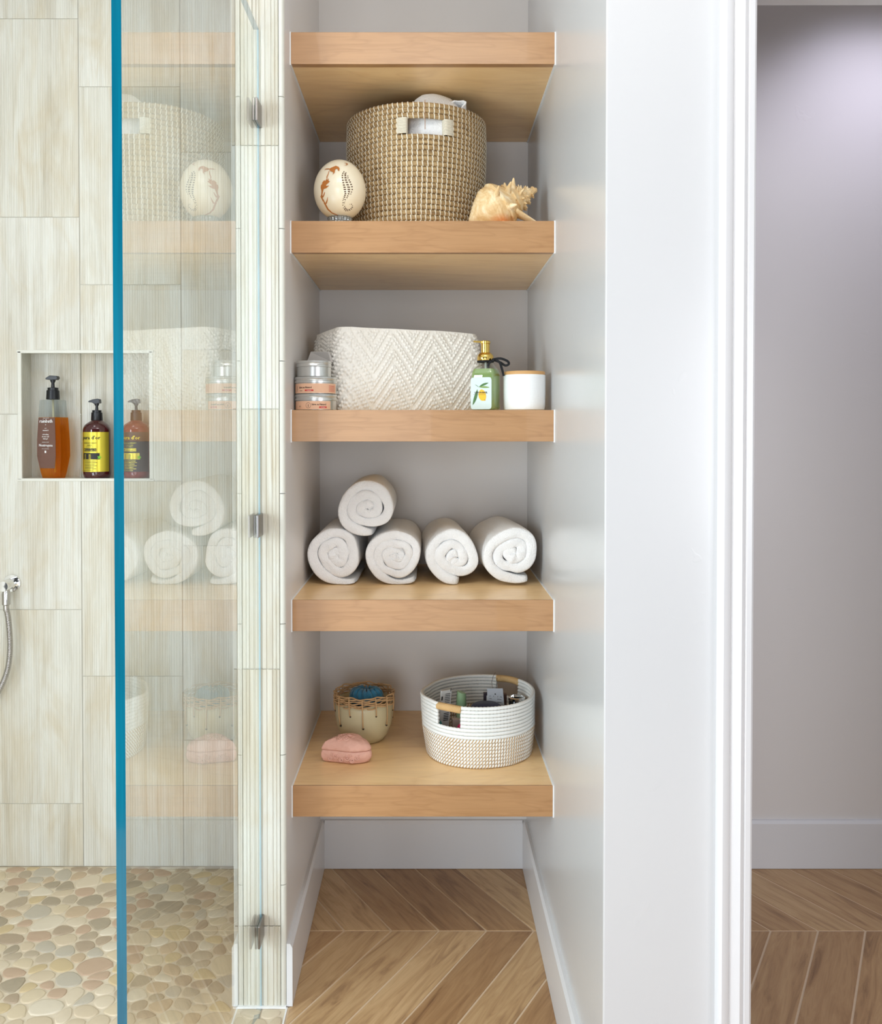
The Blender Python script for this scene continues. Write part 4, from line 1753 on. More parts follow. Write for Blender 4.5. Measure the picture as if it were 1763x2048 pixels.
# ------------------------------------------------------------------ pot with a woven rim
M_POT = plain('beige glazed stoneware', rgb(206, 194, 156), 0.35, coat=0.2)
M_CANE = plain('natural cane', rgb(208, 168, 120), 0.5, bump=(200, 0.3, 0.0006), var=0.2)
OX, OY = at(728, 1400, 2.345).x, 2.345
zl_ = SZ['low'] + 0.0008
pt = thing('woven_rim_pot', 'beige ceramic pot with a wicker woven rim, behind the pink box', 'pot', (OX, OY, zl_))
PH = 0.106
MB().lathe([(0.045, zl_), (0.052, zl_ + 0.002), (0.064, zl_ + 0.018), (0.0735, zl_ + 0.042), (0.0775, zl_ + 0.068), (0.0775, zl_ + 0.092), (0.0760, zl_ + PH), (0.0715, zl_ + PH),
            (0.0720, zl_ + 0.06), (0.058, zl_ + 0.014), (0.002, zl_ + 0.008)], OX, OY, 64).build('body', M_POT, parent=pt, smooth=True)
for j in range(7):
    pts = []
    K = 14
    for k in range(112):
        a = TAU * k / 112
        r_ = 0.0775 + 0.0034 * math.sin(K * a + (PI if j % 2 else 0))
        pts.append((OX + r_ * math.cos(a), OY + r_ * math.sin(a), zl_ + PH - 0.004 + 0.0042 * j + 0.0019 * math.cos(K * a * 0.5 + j * 1.3)))
    MB().tube(pts, 0.0019, 6, closed=True).build('rim_strand', M_CANE, parent=pt, smooth=True)
for k in range(14):
    a = TAU * (k + 0.5) / 14
    long_ = k % 2 == 0
    zb_ = zl_ + (0.052 if long_ else 0.082)
    pts = []
    for q in range(7):
        t = q / 6
        z = zl_ + PH + 0.022 - (zl_ + PH + 0.022 - zb_) * t
        rb_ = 0.0795 + 0.0015 * math.sin(t * PI) if z > zl_ + PH - .01 else (0.0790 + 0.002 * math.sin(t * PI))
        if z < zl_ + 0.07:
            rb_ -= 0.0015 * (zl_ + 0.07 - z) / 0.018
        pts.append((OX + rb_ * math.cos(a + 0.03 * t), OY + rb_ * math.sin(a + 0.03 * t), z))
    s_ = MB().tube(pts, 0.0017, 6).build('cane_stitch', M_CANE, parent=pt, smooth=True)
    MB().ball((OX + 0.0765 * math.cos(a + 0.036), OY + 0.0765 * math.sin(a + 0.036), zb_ - 0.002), 0.0028, 8, 6).build('hole', plain('dark hole', rgb(60, 48, 36), 0.9), parent=s_)
# blue scrunchie inside
n = NT('blue velvet')
n.setp(col=n.mix(n.noise(30, n.coords(), 3), rgb(18, 92, 130), rgb(70, 150, 186)), rough=0.9, sheen=0.6)
n.bump(n.noise(200, n.coords(), 3), 0.4, 0.002)
rs = []
sxc, syc, szc = OX + 0.006, OY + 0.002, zl_ + PH + 0.004
for i in range(64):
    a = TAU * i / 64
    rg = []
    for j in range(18):
        g = TAU * j / 18
        r_ = 0.0195 * (1 + 0.22 * math.sin(15 * a + 2.2 * math.sin(g)) + 0.12 * nz(math.cos(a) * 3, math.sin(a) * 3, g))
        rad = 0.0235 + r_ * math.cos(g)
        rg.append((sxc + rad * math.cos(a), syc + 0.8 * rad * math.sin(a), szc + r_ * math.sin(g) * 1.15))
    rs.append(rg)
sm = MB().rings(rs, loop=True)
so2 = sm.build('scrunchie', n.m, smooth=True, loc=(sxc, syc, szc))
tag(so2, 'blue velvet scrunchie resting inside the wicker-rimmed pot', 'scrunchie')
cb = MB()
cb.lathe([(0.001, zl_ + 0.0105), (0.040, zl_ + 0.011), (0.050, zl_ + 0.045), (0.046, zl_ + 0.085), (0.030, zl_ + 0.093), (0.001, zl_ + 0.095)], sxc, syc, 24)
cb.build('lower_fold', plain('pale blue cloth', rgb(120, 170, 192), 0.9), parent=so2, smooth=True)

# ------------------------------------------------------------------ pink heart box
n = NT('pink carved clay')
n.setp(col=n.mix(n.noise(40, n.coords(), 3), rgb(230, 182, 164), rgb(222, 168, 150)), rough=0.75)
vo = n.n('ShaderNodeTexVoronoi')
vo.inputs['Scale'].default_value = 70
n.l(n.coords(), vo.inputs['Vector'])
n.bump(n.math('ADD', vo.outputs['Distance'], n.noise(110, n.coords(), 3)), 0.7, 0.0022)
M_PINK = n.m
hb = at(690, 1514, 2.185)
hx, hy = hb.x, 2.193
hbx = thing('trinket_box', 'small pink carved heart-shaped clay box with a lid', 'box', (hx, hy, zl_))


def heart(k, z, dome=0.0, n_=64, seed=0.0):
    pts = []
    for q in range(n_):
        t = TAU * q / n_
        x = 16 * math.sin(t) ** 3
        y = 13 * math.cos(t) - 5 * math.cos(2 * t) - 2 * math.cos(3 * t) - math.cos(4 * t)
        x, y = x / 17.0, (y + 2.5) / 15.0
        x, y = x * 0.80 + 0.20 * math.sin(t), y * 0.80 + 0.20 * math.cos(t)
        # the point of the heart aims at the left front
        r_ = R(68)
        X = (x * math.cos(r_) - y * math.sin(r_)) * -1
        Y_ = (x * math.sin(r_) + y * math.cos(r_))
        d = 1 + 0.018 * math.sin(9 * t + seed) * (1 if 0.8 < k < 1.05 else 0)
        pts.append((hx + X * 0.0625 * k * d, hy + Y_ * 0.0445 * k * d, z))
    return pts


MB().rings([heart(.84, zl_), heart(.95, zl_ + .003), heart(1.03, zl_ + .013), heart(1.04, zl_ + .022), heart(1.0, zl_ + .0285), heart(.96, zl_ + .0295)]).build('box_body', M_PINK, parent=hbx, smooth=True)
rs = [heart(k_, zl_ + .0302 + hh) for k_, hh in ((.96, 0), (1.01, .0012), (1.01, .006), (.96, .012), (.86, .018), (.72, .0228), (.52, .0265), (.3, .0285), (.12, .0292), (.02, .0294))]
lidm = MB().rings(rs)
lidm.v = [(x, y, z + (0.0016 * nz(x * 120, y * 120, 3) + 0.0012 * math.sin(x * 420 + 2 * math.sin(y * 300)) if z > zl_ + .036 else 0)) for x, y, z in lidm.v]
ld = lidm.build('lid', M_PINK, parent=hbx, smooth=True)


def curl(cx, cy_, cz, r_, turns, start, frame):
    pts = []
    for q in range(26):
        t = q / 25
        a = start + turns * TAU * t
        rr2 = r_ * (1 - t * .85)
        pts.append(frame(cx + rr2 * math.cos(a), cz + rr2 * math.sin(a)))
    return pts


def hside(u, v):      # u along the front side, v height, on the wall of the heart
    best = heart(1.0, zl_ + v)
    th = -PI / 2 + u
    # nearest boundary point in that direction
    tx, ty = math.cos(th), math.sin(th) * 0.75
    p = max(best, key=lambda b: (b[0] - hx) * tx + (b[1] - hy) * ty)
    return Vector(p)


outline = heart(1.035, 0)
front = sorted([p for p in outline if p[1] < hy + 0.004], key=lambda p: p[0])
fx = [p[0] for p in front]
fy = [p[1] for p in front]


def fr(u, v):
    x = max(fx[0], min(fx[-1], hx + u))
    y = float(np.interp(x, fx, fy))
    return Vector((x, y - 0.0006, zl_ + v))


for (u, v, r_, tn, stt) in [(-.036, .010, .006, 1.6, 0), (-.022, .016, .0065, -1.7, 1), (-.008, .010, .006, 1.5, 2), (.006, .016, .007, -1.6, 0), (.020, .010, .006, 1.6, 3), (.032, .017, .007, -1.5, 1), (-.03, .020, .004, 1.3, 2), (.014, .021, .004, 1.2, 0)]:
    MB().tube(curl(u, 0, v, r_, tn, stt, fr), 0.0017, 6).build('carved_scroll', M_PINK, parent=hbx, smooth=True)


def top_fr(u, v):
    k_ = min(1, math.hypot(u / 0.056, v / 0.040))
    return Vector((hx + u, hy + v, zl_ + .0302 + 0.0292 * (1 - k_ ** 2.4) + 0.0008))


for (u, v, r_, tn, stt) in [(-.03, -.006, .007, 1.5, 0), (-.014, -.012, .008, -1.6, 1), (.004, -.014, .008, 1.6, 2), (.022, -.012, .008, -1.5, 0), (-.012, .006, .008, 1.4, 0), (.010, .004, .009, -1.7, 2), (.028, .006, .007, 1.4, 1), (.0, .018, .007, 1.5, 0), (.02, .02, .006, -1.4, 0)]:
    MB().tube(curl(u, 0, v, r_, tn, stt, top_fr), 0.0021, 6).build('carved_scroll', M_PINK, parent=ld, smooth=True)

# ------------------------------------------------------------------ rope basket
RX, RY = 0.1400, 2.272
rbk = thing('rope_basket', 'white and tan two-tone cotton rope basket with wrapped handles, holding toiletries', 'basket', (RX, RY, zl_))
M_ROPE = plain('white cotton rope', rgb(244, 244, 240), 0.9, bump=(240, 0.5, 0.0012), var=0.04)
M_ROPE_T = plain('tan jute strand', rgb(196, 162, 116), 0.85, bump=(300, 0.5, 0.001), var=0.15)
ROWS = 17
rhh = 0.1515 / ROWS
A_H = math.atan2(2.41 - 2.16, 0.2306 - 0.059)


def rope_r(a, v):
    base = 0.1490
    r_ = base * (1 + 0.035 * math.cos(2 * (a - A_H)) - 0.012 * math.cos(4 * a))
    tipd = math.cos(a - R(186))
    if tipd > 0.9:
        r_ += 0.010 * ((tipd - 0.9) / 0.1) ** 1.5 * v
    r_ *= 0.955 + 0.045 * min(1, v * 2.2)
    r_ -= 0.004 * max(0, math.cos(a)) ** 2
    return r_


HANDLE = [(A_H + PI, 0.215), (A_H, 0.225)]


def arcs(i):
    if 11 <= i <= 16:
        (c0_, w0), (c1_, w1) = HANDLE
        return [(c1_ + w1, c0_ - w0), (c0_ + w0, c1_ + TAU - w1)]
    return [None]


for i in range(ROWS):
    z = zl_ + rhh * (i + 0.5)
    v = (i + .5) / ROWS
    white = i >= 8
    for seg in arcs(i):
        if seg is None:
            n_ = 300 if white else 600
            angs = [TAU * k / n_ for k in range(n_)]
        else:
            n_ = int(300 * (seg[1] - seg[0]) / TAU)
            angs = [seg[0] + (seg[1] - seg[0]) * k / n_ for k in range(n_ + 1)]
        pts, rad = [], []
        for k, a in enumerate(angs):
            r_ = rope_r(a, v) - rhh * .5
            pts.append((RX + r_ * math.cos(a), RY + r_ * math.sin(a), z))
            rad.append(rhh * (0.54 + (0.035 * math.sin(k * TAU / 3.0) if white else 0.045 * math.sin(k * TAU / 4.7))))
        if white:
            MB().tube(pts, 0, 6, closed=seg is None, rad=rad, twist=0.35).build('rope_coil', M_ROPE, parent=rbk, smooth=True)
        else:
            MB().tube(pts, 0, 10, closed=seg is None, rad=rad, twist=-0.62,
                      mifn=lambda q, j, s_=i: 1 if j % 5 in (0, 1) else 0).build('rope_coil', [M_ROPE, M_ROPE_T], parent=rbk, smooth=True)
bm_ = MB()
bm_.rings([[(RX + (rope_r(TAU * k / 60, 0) - 0.006) * math.cos(TAU * k / 60), RY + (rope_r(TAU * k / 60, 0) - 0.006) * math.sin(TAU * k / 60), z) for k in range(60)] for z in (zl_, zl_ + 0.006)])
bm_.build('base', M_ROPE_T, parent=rbk)
M_RAF = plain('raffia wrap', rgb(222, 184, 128), 0.6, bump=(260, 0.4, 0.001), var=0.2)
for hi, (ca_, wa) in enumerate(HANDLE):
    hd_ = None
    n_ = 15
    hz = zl_ + 0.1515 - 0.009
    core = []
    for q in range(n_ + 1):
        a = ca_ - wa * 1.04 + 2.08 * wa * q / n_
        r_ = rope_r(a, 1) - 0.005
        core.append(Vector((RX + r_ * math.cos(a), RY + r_ * math.sin(a), hz + 0.0015 * math.sin(PI * q / n_))))
    hd_ = MB().tube(core, 0.0078, 10).build('handle', M_RAF, parent=rbk, smooth=True)
    for q in range(1, 30):
        t = q / 30 * n_
        k_ = int(t)
        p = core[k_].lerp(core[min(k_ + 1, n_)], t - k_)
        d = (core[min(k_ + 1, n_)] - core[k_]).normalized()
        u_ = d.cross(Vector((0, 0, 1))).normalized()
        rg = [p + (u_ * math.cos(TAU * s_ / 10) + Vector((0, 0, 1)) * math.sin(TAU * s_ / 10)) * 0.0078 + d * 0.0016 * math.sin(TAU * s_ / 10) for s_ in range(10)]
        MB().tube(rg, 0.0017, 5, closed=True, flat=0.9).build('raffia_turn', M_RAF, parent=hd_, smooth=True)

# ---- things in the rope basket
zb0 = zl_ + 0.0065


def box_thing(name, label, cat, px, py_top, Y, w, d, h_, mat, yaw=0, lean=0, top_only=True):
    p = at(px, py_top, Y)
    m_ = MB()
    hw, hd2 = w / 2, d / 2
    rs = []
    for z in (zb0, p.z):
        k = (z - zb0)
        rs.append([(p.x + x * math.cos(yaw) - y * math.sin(yaw) + lean * (k - (p.z - zb0)), Y + x * math.sin(yaw) + y * math.cos(yaw), z) for x, y in ((-hw, -hd2), (hw, -hd2), (hw, hd2), (-hw, hd2))])
    m_.rings(rs)
    o = m_.build(name, mat, bevel=0.0008, loc=(p.x, Y, zb0))
    return tag(o, label, cat), p


M_CARD = plain('white card', rgb(216, 214, 210), 0.6)
M_GCARD = plain('grey card', rgb(176, 180, 188), 0.6)
# white hang-tab pack
ob, p = box_thing('card_pack', 'white printed card pack with bar lines, standing left in the rope basket', 'package', 892, 1380, 2.245, 0.030, 0.006, 0.1, M_CARD, yaw=R(28), lean=0.08)
pk = Print(lambda u, v: Vector((p.x + u * math.cos(R(28)) + 0.0036 * math.sin(R(28)), 2.245 + u * math.sin(R(28)) - 0.0036 * math.cos(R(28)) - 0.0004, p.z + v)) + Vector((0.08 * v, 0, 0)))
for q in range(8):
    pk.rect(-0.004, 0.011, -0.010 - 0.0045 * q, -0.0085 - 0.0045 * q, 0)
pk.rect(-0.0142, -0.0105, -0.024, -0.014, 0)
pk.rect(0.0105, 0.0125, -0.004, 0.004, 0)
for q in range(5):
    pk.rect(-0.004, 0.011, -0.060 - 0.0045 * q, -0.058 - 0.0045 * q, 0)
pk.mb.build('bar_print', M_BLACK_INK, parent=ob)
# green capped tube
gpz = at(922, 1381, 2.27)
gt = thing('cosmetic_tube', 'pale green bottle with a slanted cap standing in the rope basket', 'bottle', (gpz.x, 2.27, zb0))
MB().lathe([(0.0115, zb0), (0.013, zb0 + 0.003), (0.013, gpz.z - 0.040)], gpz.x, 2.27, 24).build('body', plain('sage plastic', rgb(158, 186, 148), 0.45), parent=gt, smooth=True, sharp=40)
m = MB()
rs = []
for z, k in ((gpz.z - 0.040, 1.0), (gpz.z - 0.039, 1.05), (gpz.z - 0.012, 0.96), (gpz.z - 0.004, 0.86)):
    rs.append([(gpz.x + 0.0128 * k * math.cos(TAU * j / 24), 2.27 + 0.0128 * k * math.sin(TAU * j / 24), z + (0.0035 * -math.cos(TAU * j / 24) if k < .9 else 0)) for j in range(24)])
m.rings(rs).build('cap', plain('sage cap', rgb(150, 182, 140), 0.4), parent=gt, smooth=True, sharp=40)
# navy jar lid
nv = at(971, 1405, 2.235)
nj = thing('cream_jar', 'navy blue round jar lying flat in the middle of the rope basket', 'jar', (nv.x, 2.215, zb0))
zc_ = at(971, 1409, 2.215).z
M_NAVY = plain('navy plastic', rgb(28, 34, 64), 0.5)
MB().lathe([(0.034, zb0), (0.036, zb0 + 0.002), (0.036, zc_ - 0.022)], nv.x, 2.215, 36).build('body', M_NAVY, parent=nj, smooth=True, sharp=40)
MB().lathe([(0.0375, zc_ - 0.022), (0.039, zc_ - 0.020), (0.039, zc_ - 0.005), (0.033, zc_), (0.001, zc_ + 0.0015)], nv.x, 2.215, 36).build('lid', M_NAVY, parent=nj, smooth=True, sharp=40)
# dark slim packs behind the tag
ob, _ = box_thing('dark_pack', 'slim dark upright pack behind the left edge of the grey tag', 'package', 971, 1385, 2.315, 0.012, 0.012, 0.1, plain('dark plum card', rgb(52, 44, 54), 0.5))
MB().box(_.x + 0.0015, _.x + 0.0035, 2.308, 2.3085, _.z - 0.05, _.z - 0.006).build('stripe', M_CARD, parent=ob)
ob, _ = box_thing('brown_pack', 'slim brown upright pack behind the right edge of the grey tag', 'package', 1008, 1387, 2.318, 0.012, 0.012, 0.1, plain('brown card', rgb(92, 66, 56), 0.5))
# hanging tag
tg0, tg1 = at(973, 1378, 2.29), at(1007, 1412, 2.275)
tt = thing('hang_tag', 'grey square swing tag printed with letters, hung on a thin cord from the back handle', 'tag', (tg0.x, 2.285, tg1.z))
m = MB()
qd = [at(973.5, 1377, 2.292), at(1005, 1377, 2.288), at(1008, 1411, 2.272), at(974.5, 1406, 2.276)]
m.rings([qd, [q + Vector((0, 0.0016, 0)) for q in qd]])
card = m.build('card', M_GCARD, parent=tt)


def tagf(u, v):
    a = qd[0].lerp(qd[1], u)
    b = qd[3].lerp(qd[2], u)
    return a.lerp(b, v) + Vector((0, -0.0006, 0.0002))


tp = Print(tagf)
for (u, s) in ((0.17, 'F'), (0.42, 'M'), (0.64, 'Y'), (0.84, 'N')):
    vs, fs = text_mesh(s, 0.13)
    tp.mb.add([tagf(u + x * 1.1, 0.56 - y) for x, y in vs], [tuple(reversed(f_)) for f_ in fs])
for (u0, u1, v) in ((0.12, 0.26, 0.66), (0.6, 0.85, 0.66), (0.6, 0.85, 0.84)):
    tp.rect(u0, u1, v, v + 0.03)
tp.rings(0.5, 0.36, 0.0, 0.045, 0, 10)
tp.mb.build('lettering', M_BLACK_INK, parent=card)
hb_ = at(992, 1352, 2.37)
cord = [at(990, 1345, 2.40), at(986, 1352, 2.385), at(983, 1364, 2.35), at(984, 1374, 2.31)] + [at(989, 1390, 2.2865)]
MB().tube(cord, 0.0006, 5).build('cord', plain('grey cord', rgb(120, 104, 96), 0.8), parent=tt)
MB().tube([at(989, 1390, 2.2865), at(991, 1380, 2.2885), at(992, 1372, 2.31), at(994, 1356, 2.39)], 0.0006, 5).build('cord', M_DK, parent=tt)
# chrome-capped glass jar
gj = at(1033, 1393, 2.315)
jj = thing('glass_jar', 'small clear glass jar with a chrome rim at the right side of the rope basket', 'jar', (gj.x, 2.315, zb0))
MB().lathe([(0.019, zb0), (0.021, zb0 + 0.003), (0.021, gj.z - 0.012), (0.017, gj.z - 0.006)], gj.x, 2.315, 28).build('body', plain('dark glass', rgb(60, 66, 70), 0.08), parent=jj, smooth=True, sharp=40)
MB().lathe([(0.0185, gj.z - 0.010), (0.0225, gj.z - 0.008), (0.0225, gj.z - 0.002), (0.020, gj.z), (0.0165, gj.z), (0.0155, gj.z - 0.006), (0.001, gj.z - 0.006)], gj.x, 2.315, 28).build('rim', M_CHROME, parent=jj, smooth=True, sharp=40)
# seen through the front handle
ob, _ = box_thing('blush_card_box', 'pale blush card box seen through the front handle opening', 'box', 915, 1437, 2.255, 0.030, 0.02, 0.1, plain('blush card', rgb(200, 180, 172), 0.6), yaw=R(10))
mg = at(925, 1449, 2.19)
tag(soft_block(mg.x, 2.19, zb0 + (mg.z - zb0) / 2, 0.017, 0.012, (mg.z - zb0) / 2 + .001, 5, exp=3.2, amp=0.004).build('magenta_pouch', plain('magenta cloth', rgb(206, 20, 92), 0.6), smooth=True, loc=(mg.x, 2.19, zb0)), 'bright magenta pouch at the bottom of the front handle opening', 'pouch')
tl = at(877, 1441, 2.20)
tag(soft_block(tl.x, 2.2, zb0 + (tl.z - zb0) / 2, 0.010, 0.009, (tl.z - zb0) / 2, 6, exp=3.2, amp=0.004).build('teal_cap', plain('teal plastic', rgb(52, 138, 140), 0.4), smooth=True, loc=(tl.x, 2.2, zb0)), 'small teal cap at the left edge of the front handle opening', 'cap')

# ------------------------------------------------------------------ shower bottles
BYY = 2.62
SZZ = SILL + 0.0004
M_AMB = liquid('amber gel', (1.0, 0.68, 0.24, 1), rgb(190, 96, 16), 0.30)
M_CLR2 = thin_glass('clear bottle top', (0.84, 0.87, 0.88, 1), True, 0.05)


def pump_top(t, cx, cy, z_neck, s, head='flat', stem=0.018):
    """black lotion pump: collar, stem, head"""
    MB().lathe([(0.0165 * s, z_neck), (0.0172 * s, z_neck + 0.001), (0.0160 * s, z_neck + 0.024 * s), (0.0135 * s, z_neck + 0.0245 * s), (0.0135 * s, z_neck + 0.031 * s), (0.006 * s, z_neck + 0.032 * s)], cx, cy, 32).build('collar', M_BLACK, parent=t, smooth=True, sharp=40)
    zs = z_neck + 0.031 * s
    MB().lathe([(0.0048 * s, zs), (0.0040 * s, zs + stem * 0.7), (0.0068 * s, zs + stem), (0.0068 * s, zs + stem + 0.004)], cx, cy, 20).build('stem', M_BLACK, parent=t, smooth=True, sharp=40)
    zh = zs + stem + 0.001
    m_ = MB()
    if head == 'flat':
        pr_ = [(-0.0165, 0.003), (-0.0165, 0.0065), (-0.006, 0.0135), (0.0135, 0.0125), (0.0155, 0.007), (0.012, 0.002), (-0.004, 0.0015)]
    else:
        pr_ = [(-0.0225, 0.0055), (-0.0225, 0.0095), (-0.010, 0.0145), (0.004, 0.0165), (0.0105, 0.0150), (0.0115, 0.003), (-0.006, 0.0005), (-0.012, 0.0050)]
    m_.rings([[(cx + x * s, cy + dy * s, zh + z * s) for x, z in pr_] for dy in (-0.0085, 0.0085)])
    m_.build('pump_head', M_BLACK, parent=t, bevel=0.0012)


ax_ = at(107, 880, BYY).x
b1 = thing('shower_gel_bottle', 'tall faceted bottle of amber shower gel with a black pump', 'bottle', (ax_, BYY, SZZ))


def oct_ring(cx, cy, hw, hd2, ch, ang, z):
    pts = [(-hw + ch, -hd2), (hw - ch, -hd2), (hw, -hd2 + ch), (hw, hd2 - ch), (hw - ch, hd2), (-hw + ch, hd2), (-hw, hd2 - ch), (-hw, -hd2 + ch)]
    return [(cx + x * math.cos(ang) - y * math.sin(ang), cy + x * math.sin(ang) + y * math.cos(ang), z) for x, y in pts]


def zy(py):
    return at(107, py, BYY).z


b1a = R(-20)
prof_b = [(SZZ, .033, .020), (zy(944), .037, .023), (zy(912), .0455, .028), (zy(880), .0450, .028), (zy(835), .0405, .026)]
MB().rings([oct_ring(ax_, BYY, a * .98, b * .98, .009, b1a, z) for z, a, b in prof_b]).build('gel', M_AMB, parent=b1)
MB().rings([oct_ring(ax_ - 0.0015, BYY, a, b, .009, b1a, z) for z, a, b in ((zy(835) + 0.0003, .0400, .0255), (zy(802), .0360, .024), (zy(800), .034, .022))]).build('clear_top', M_CLR2, parent=b1)
MB().tube([(ax_ - .001, BYY, zy(800)), (ax_ + .004, BYY, zy(945))], 0.003, 8).build('dip_tube', plain('ivory tube', rgb(214, 206, 168), 0.5), parent=b1, smooth=True)
pump_top(b1, at(106, 790, BYY).x, BYY, zy(799), 1.12, 'flat', 0.020)
fcx, fsx = math.cos(b1a), math.sin(b1a)


def b1f(u, v):     # front face, following its slope
    zs = [q[0] for q in prof_b]
    z = SZZ + v
    hd2 = float(np.interp(z, zs, [q[2] for q in prof_b])) + 0.0008
    return Vector((ax_ + u * fcx + hd2 * fsx, BYY + u * fsx - hd2 * fcx, z))


n = NT('smoky reflection film')  # dark reflection on the front face, painted as a film behind the lettering
n.setp(col=n.mix(n.noise(20, n.coords(), 3), rgb(118, 84, 74), rgb(96, 66, 56)), rough=0.12, coat=0.5)
lf = Print(b1f)
zz = [prof_b[1][0] - SZZ + .012, prof_b[2][0] - SZZ, prof_b[3][0] - SZZ, prof_b[4][0] - SZZ - .001]
hwid = [.027, .0345, .034, .0305]
for q in range(3):
    lf.poly([(-hwid[q], zz[q]), (hwid[q], zz[q]), (hwid[q + 1], zz[q + 1]), (-hwid[q + 1], zz[q + 1])])
l1 = lf.mb.build('reflection_film', n.m, parent=b1)
lp_ = Print(lambda u, v: b1f(u, v) + Vector((fsx * 0.0006, -fcx * 0.0006, 0)))


def vz(py):
    return zy(py) - SZZ


lp_.text('FACE & BODY', -.002, vz(837.5), 0.0036)
lp_.text('rainbath', -.002, vz(845.5), 0.0148, bold=1, sx=1.0)
lp_.text('+', -.003, vz(851.5), 0.008)
lp_.text('with', -.003, vz(857.5), 0.0042)
lp_.text('vitamin B', -.003, vz(862), 0.0056, bold=1)
lp_.text('refreshing', -.003, vz(870), 0.0056, bold=1)
lp_.text('shower and', -.003, vz(874.3), 0.0056, bold=1)
lp_.text('bath gel', -.003, vz(878.5), 0.0056, bold=1)
lp_.text('ORIGINAL SCENT', -.003, vz(885), 0.0034)
lp_.text('Neutrogena', -.002, vz(892.5), 0.0105, bold=1)
lp_.text('40 FL OZ 1183 ML', -.003, vz(898), 0.0034)
lp_.rect(-.006, .000, vz(905.5), vz(901))
lp_.mb.build('lettering', M_WHITE_INK, parent=l1)

# the two pump bottles
M_AUB = plain('dark amber plastic', rgb(66, 18, 22), 0.10, coat=0.6)
M_AUB2 = plain('red amber plastic', rgb(120, 40, 38), 0.12, coat=0.5)
M_GOLDL = plain('metallic gold label', rgb(214, 196, 66), 0.30, 0.55)
M_GREYL = plain('black label', rgb(46, 46, 48), 0.4)
M_LEAF = plain('bright leaf green', rgb(120, 190, 40), 0.5)


def pump_bottle(name, label, px, bodymat, labmat, inks, words):
    cx = at(px, 880, BYY).x
    t = thing(name, label, 'bottle', (cx, BYY, SZZ), 'pump bottles in the shower recess')
    r_ = 0.0400
    zs = lambda py: at(px, py, BYY).z
    MB().lathe([(r_ * .86, SZZ), (r_ * .93, SZZ + .002), (r_ * .985, SZZ + .010), (r_, SZZ + .018), (r_, zs(860)), (r_ * .97, zs(856)), (r_ * .86, zs(850)), (r_ * .66, zs(845.5)), (r_ * .42, zs(842)), (r_ * .38, zs(839))], cx, BYY, 56).build('body', bodymat, parent=t, smooth=True)
    pump_top(t, cx, BYY, zs(841), 0.98, 'curved', 0.017)
    lb = MB()
    a0, a1 = -PI / 2 - 1.75, -PI / 2 + 1.30
    za, zb = zs(942.5), zs(864)
    n_ = 40
    vs = [(cx + (r_ + .0004) * math.cos(a0 + (a1 - a0) * k / n_), BYY + (r_ + .0004) * math.sin(a0 + (a1 - a0) * k / n_), z) for k in range(n_ + 1) for z in (za, zb)]
    lb.add(vs, [(2 * k, 2 * k + 2, 2 * k + 3, 2 * k + 1) for k in range(n_)])
    lo_ = lb.build('label', labmat, parent=t, smooth=True)
    ang0 = -PI / 2 - 0.22
    p = Print(cyl_fn(cx, BYY, r_, za, ang0, 0.0010))
    H = lambda py: zs(py) - za
    p.text("pura d'or", 0.003, H(878.5), 0.0152, 0, bold=1)
    p.text(words[0], 0.001, H(886.8), 0.0042, 0, bold=1)
    p.text(words[1], 0.001, H(890.8), 0.0036, 0, bold=1)
    p.rect(-.010, .012, H(893.6), H(893.0), 0, 4)
    p.rect(-.014, .021, H(902), H(896.3), 0, 6)
    p.rings(-.0165, H(899), .0028, .0044, 0)
    p.rect(-.0225, .030, H(918), H(905.5), 0, 10)
    for q in range(6):
        w_ = (.026, .029, .024, .028, .022, .027)[q]
        p.rect(-.016, -.016 + w_ * 1.35, H(921.6 + 3.1 * q), H(920.7 + 3.1 * q), 0, 5)
    p.rect(-.024, .012, H(940.5), H(939.8), 0, 4)
    p.mb.build('lettering', inks[0], parent=lo_)
    p = Print(cyl_fn(cx, BYY, r_, za, ang0, 0.0015))
    p.text('Biotin & Castor Oil', 0.0045, H(900.3), 0.0040, 0, bold=1)
    for q in range(5):
        p.rect(-.016, -.010, H(909 + 2 * q), H(908.2 + 2 * q), 0)
        p.rect(-.001, .006, H(909 + 2 * q), H(908.2 + 2 * q), 0)
    for q in range(5):
        g = TAU * q / 5
        leaf(p, .029, H(914), .029 + .0062 * math.cos(g), H(914) + .0062 * math.sin(g), 0.0022, 1)
    p.mb.build('lettering', [inks[1], M_LEAF], parent=lo_)
    return t


pump_bottle('shampoo_bottle', 'dark amber shampoo bottle with a gold label, left of the glass edge', 194, M_AUB, M_GOLDL, (M_BLACK_INK, M_GOLDL), ('ADVANCED THERAPY', 'SHAMPOO'))
pump_bottle('conditioner_bottle', 'dark amber conditioner bottle with a black label, behind the glass panel', 272.5, M_AUB2, M_GREYL, (M_GOLDL, M_GREYL), ('ADVANCED THERAPY', 'CONDITIONER'))

# ------------------------------------------------------------------ hand-shower outlet and hose
wc = at(25, 1166, YT)
ho = thing('shower_outlet', 'chrome wall outlet with a flexible metal shower hose hanging down', 'shower fitting', (wc.x, YT, wc.z))


def ylathe(prof, cx, cz, n=32):
    return MB().rings([[(cx + r_ * math.cos(TAU * j / n), y, cz + r_ * math.sin(TAU * j / n)) for j in range(n)] for r_, y in prof])


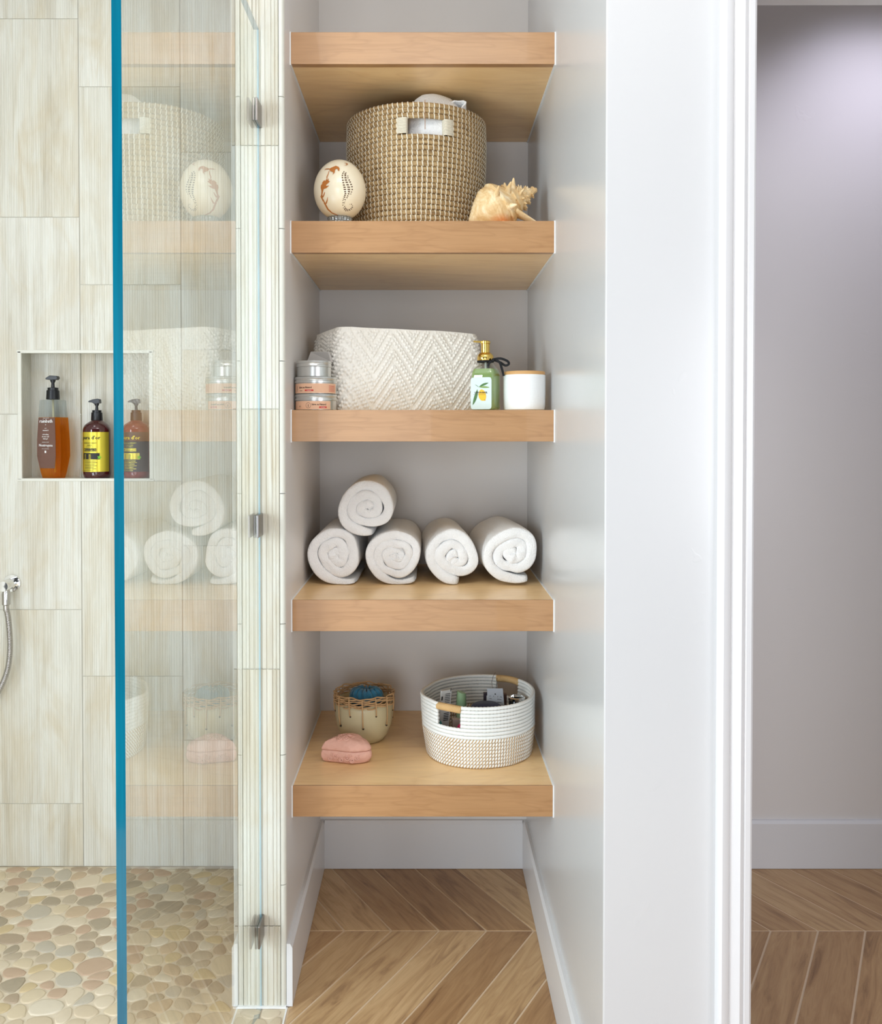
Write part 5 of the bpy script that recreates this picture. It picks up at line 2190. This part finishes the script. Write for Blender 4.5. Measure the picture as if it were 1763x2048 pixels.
ylathe([(0.026, YT + .004), (0.026, YT - .004), (0.0245, YT - .0065), (0.012, YT - .007)], wc.x, wc.z).build('escutcheon', M_CHROME, parent=ho, smooth=True, sharp=35)
ylathe([(0.0155, YT - .006), (0.0155, YT - .058), (0.0145, YT - .0605), (0.001, YT - .061)], wc.x, wc.z).build('elbow', M_CHROME, parent=ho, smooth=True, sharp=35)
hy_ = YT - 0.040
hxx, hz_ = wc.x, wc.z
MB().lathe([(0.0095, hz_ - .012), (0.0105, hz_ - .020), (0.0115, hz_ - .024), (0.0115, hz_ - .055), (0.0085, hz_ - .058), (0.0080, hz_ - .074)], hxx, hy_, 24).build('hose_nut', M_METAL, parent=ho, smooth=True, sharp=35)
MB().ball((wc.x + .014, YT - .02, wc.z - .017), .0045, 10, 7).build('set_screw', M_METAL, parent=ho, smooth=True)
hose = []
ctrl = [(15, 1212), (16, 1235), (19, 1265), (20, 1300), (16, 1335), (6, 1365), (-8, 1390), (-30, 1415), (-60, 1430), (-95, 1425)]
ctrl = [Vector((hxx, hy_, hz_ - .066))] + [at(x, y, hy_ - .003) for x, y in ctrl[1:]]
for i in range(len(ctrl) - 1):
    for q in range(22):
        t = q / 22
        p0, p1, p2_, p3 = ctrl[max(i - 1, 0)], ctrl[i], ctrl[i + 1], ctrl[min(i + 2, len(ctrl) - 1)]
        hose.append(0.5 * ((2 * p1) + (p2_ - p0) * t + (2 * p0 - 5 * p1 + 4 * p2_ - p3) * t ** 2 + (3 * p1 - p0 - 3 * p2_ + p3) * t ** 3))
# even out, then rib it
seg = [0]
for i in range(1, len(hose)):
    seg.append(seg[-1] + (hose[i] - hose[i - 1]).length)
step = 0.00105
pts, rad = [], []
k = 0
i = 0
while k * step < seg[-1]:
    s = k * step
    while seg[i + 1] < s:
        i += 1
    t = (s - seg[i]) / max(1e-9, seg[i + 1] - seg[i])
    pts.append(hose[i].lerp(hose[i + 1], t))
    rad.append((0.0083, 0.0083, 0.0070)[k % 3])
    k += 1
MB().tube(pts, 0, 10, rad=rad).build('hose', M_METAL, parent=ho, smooth=True, sharp=50)
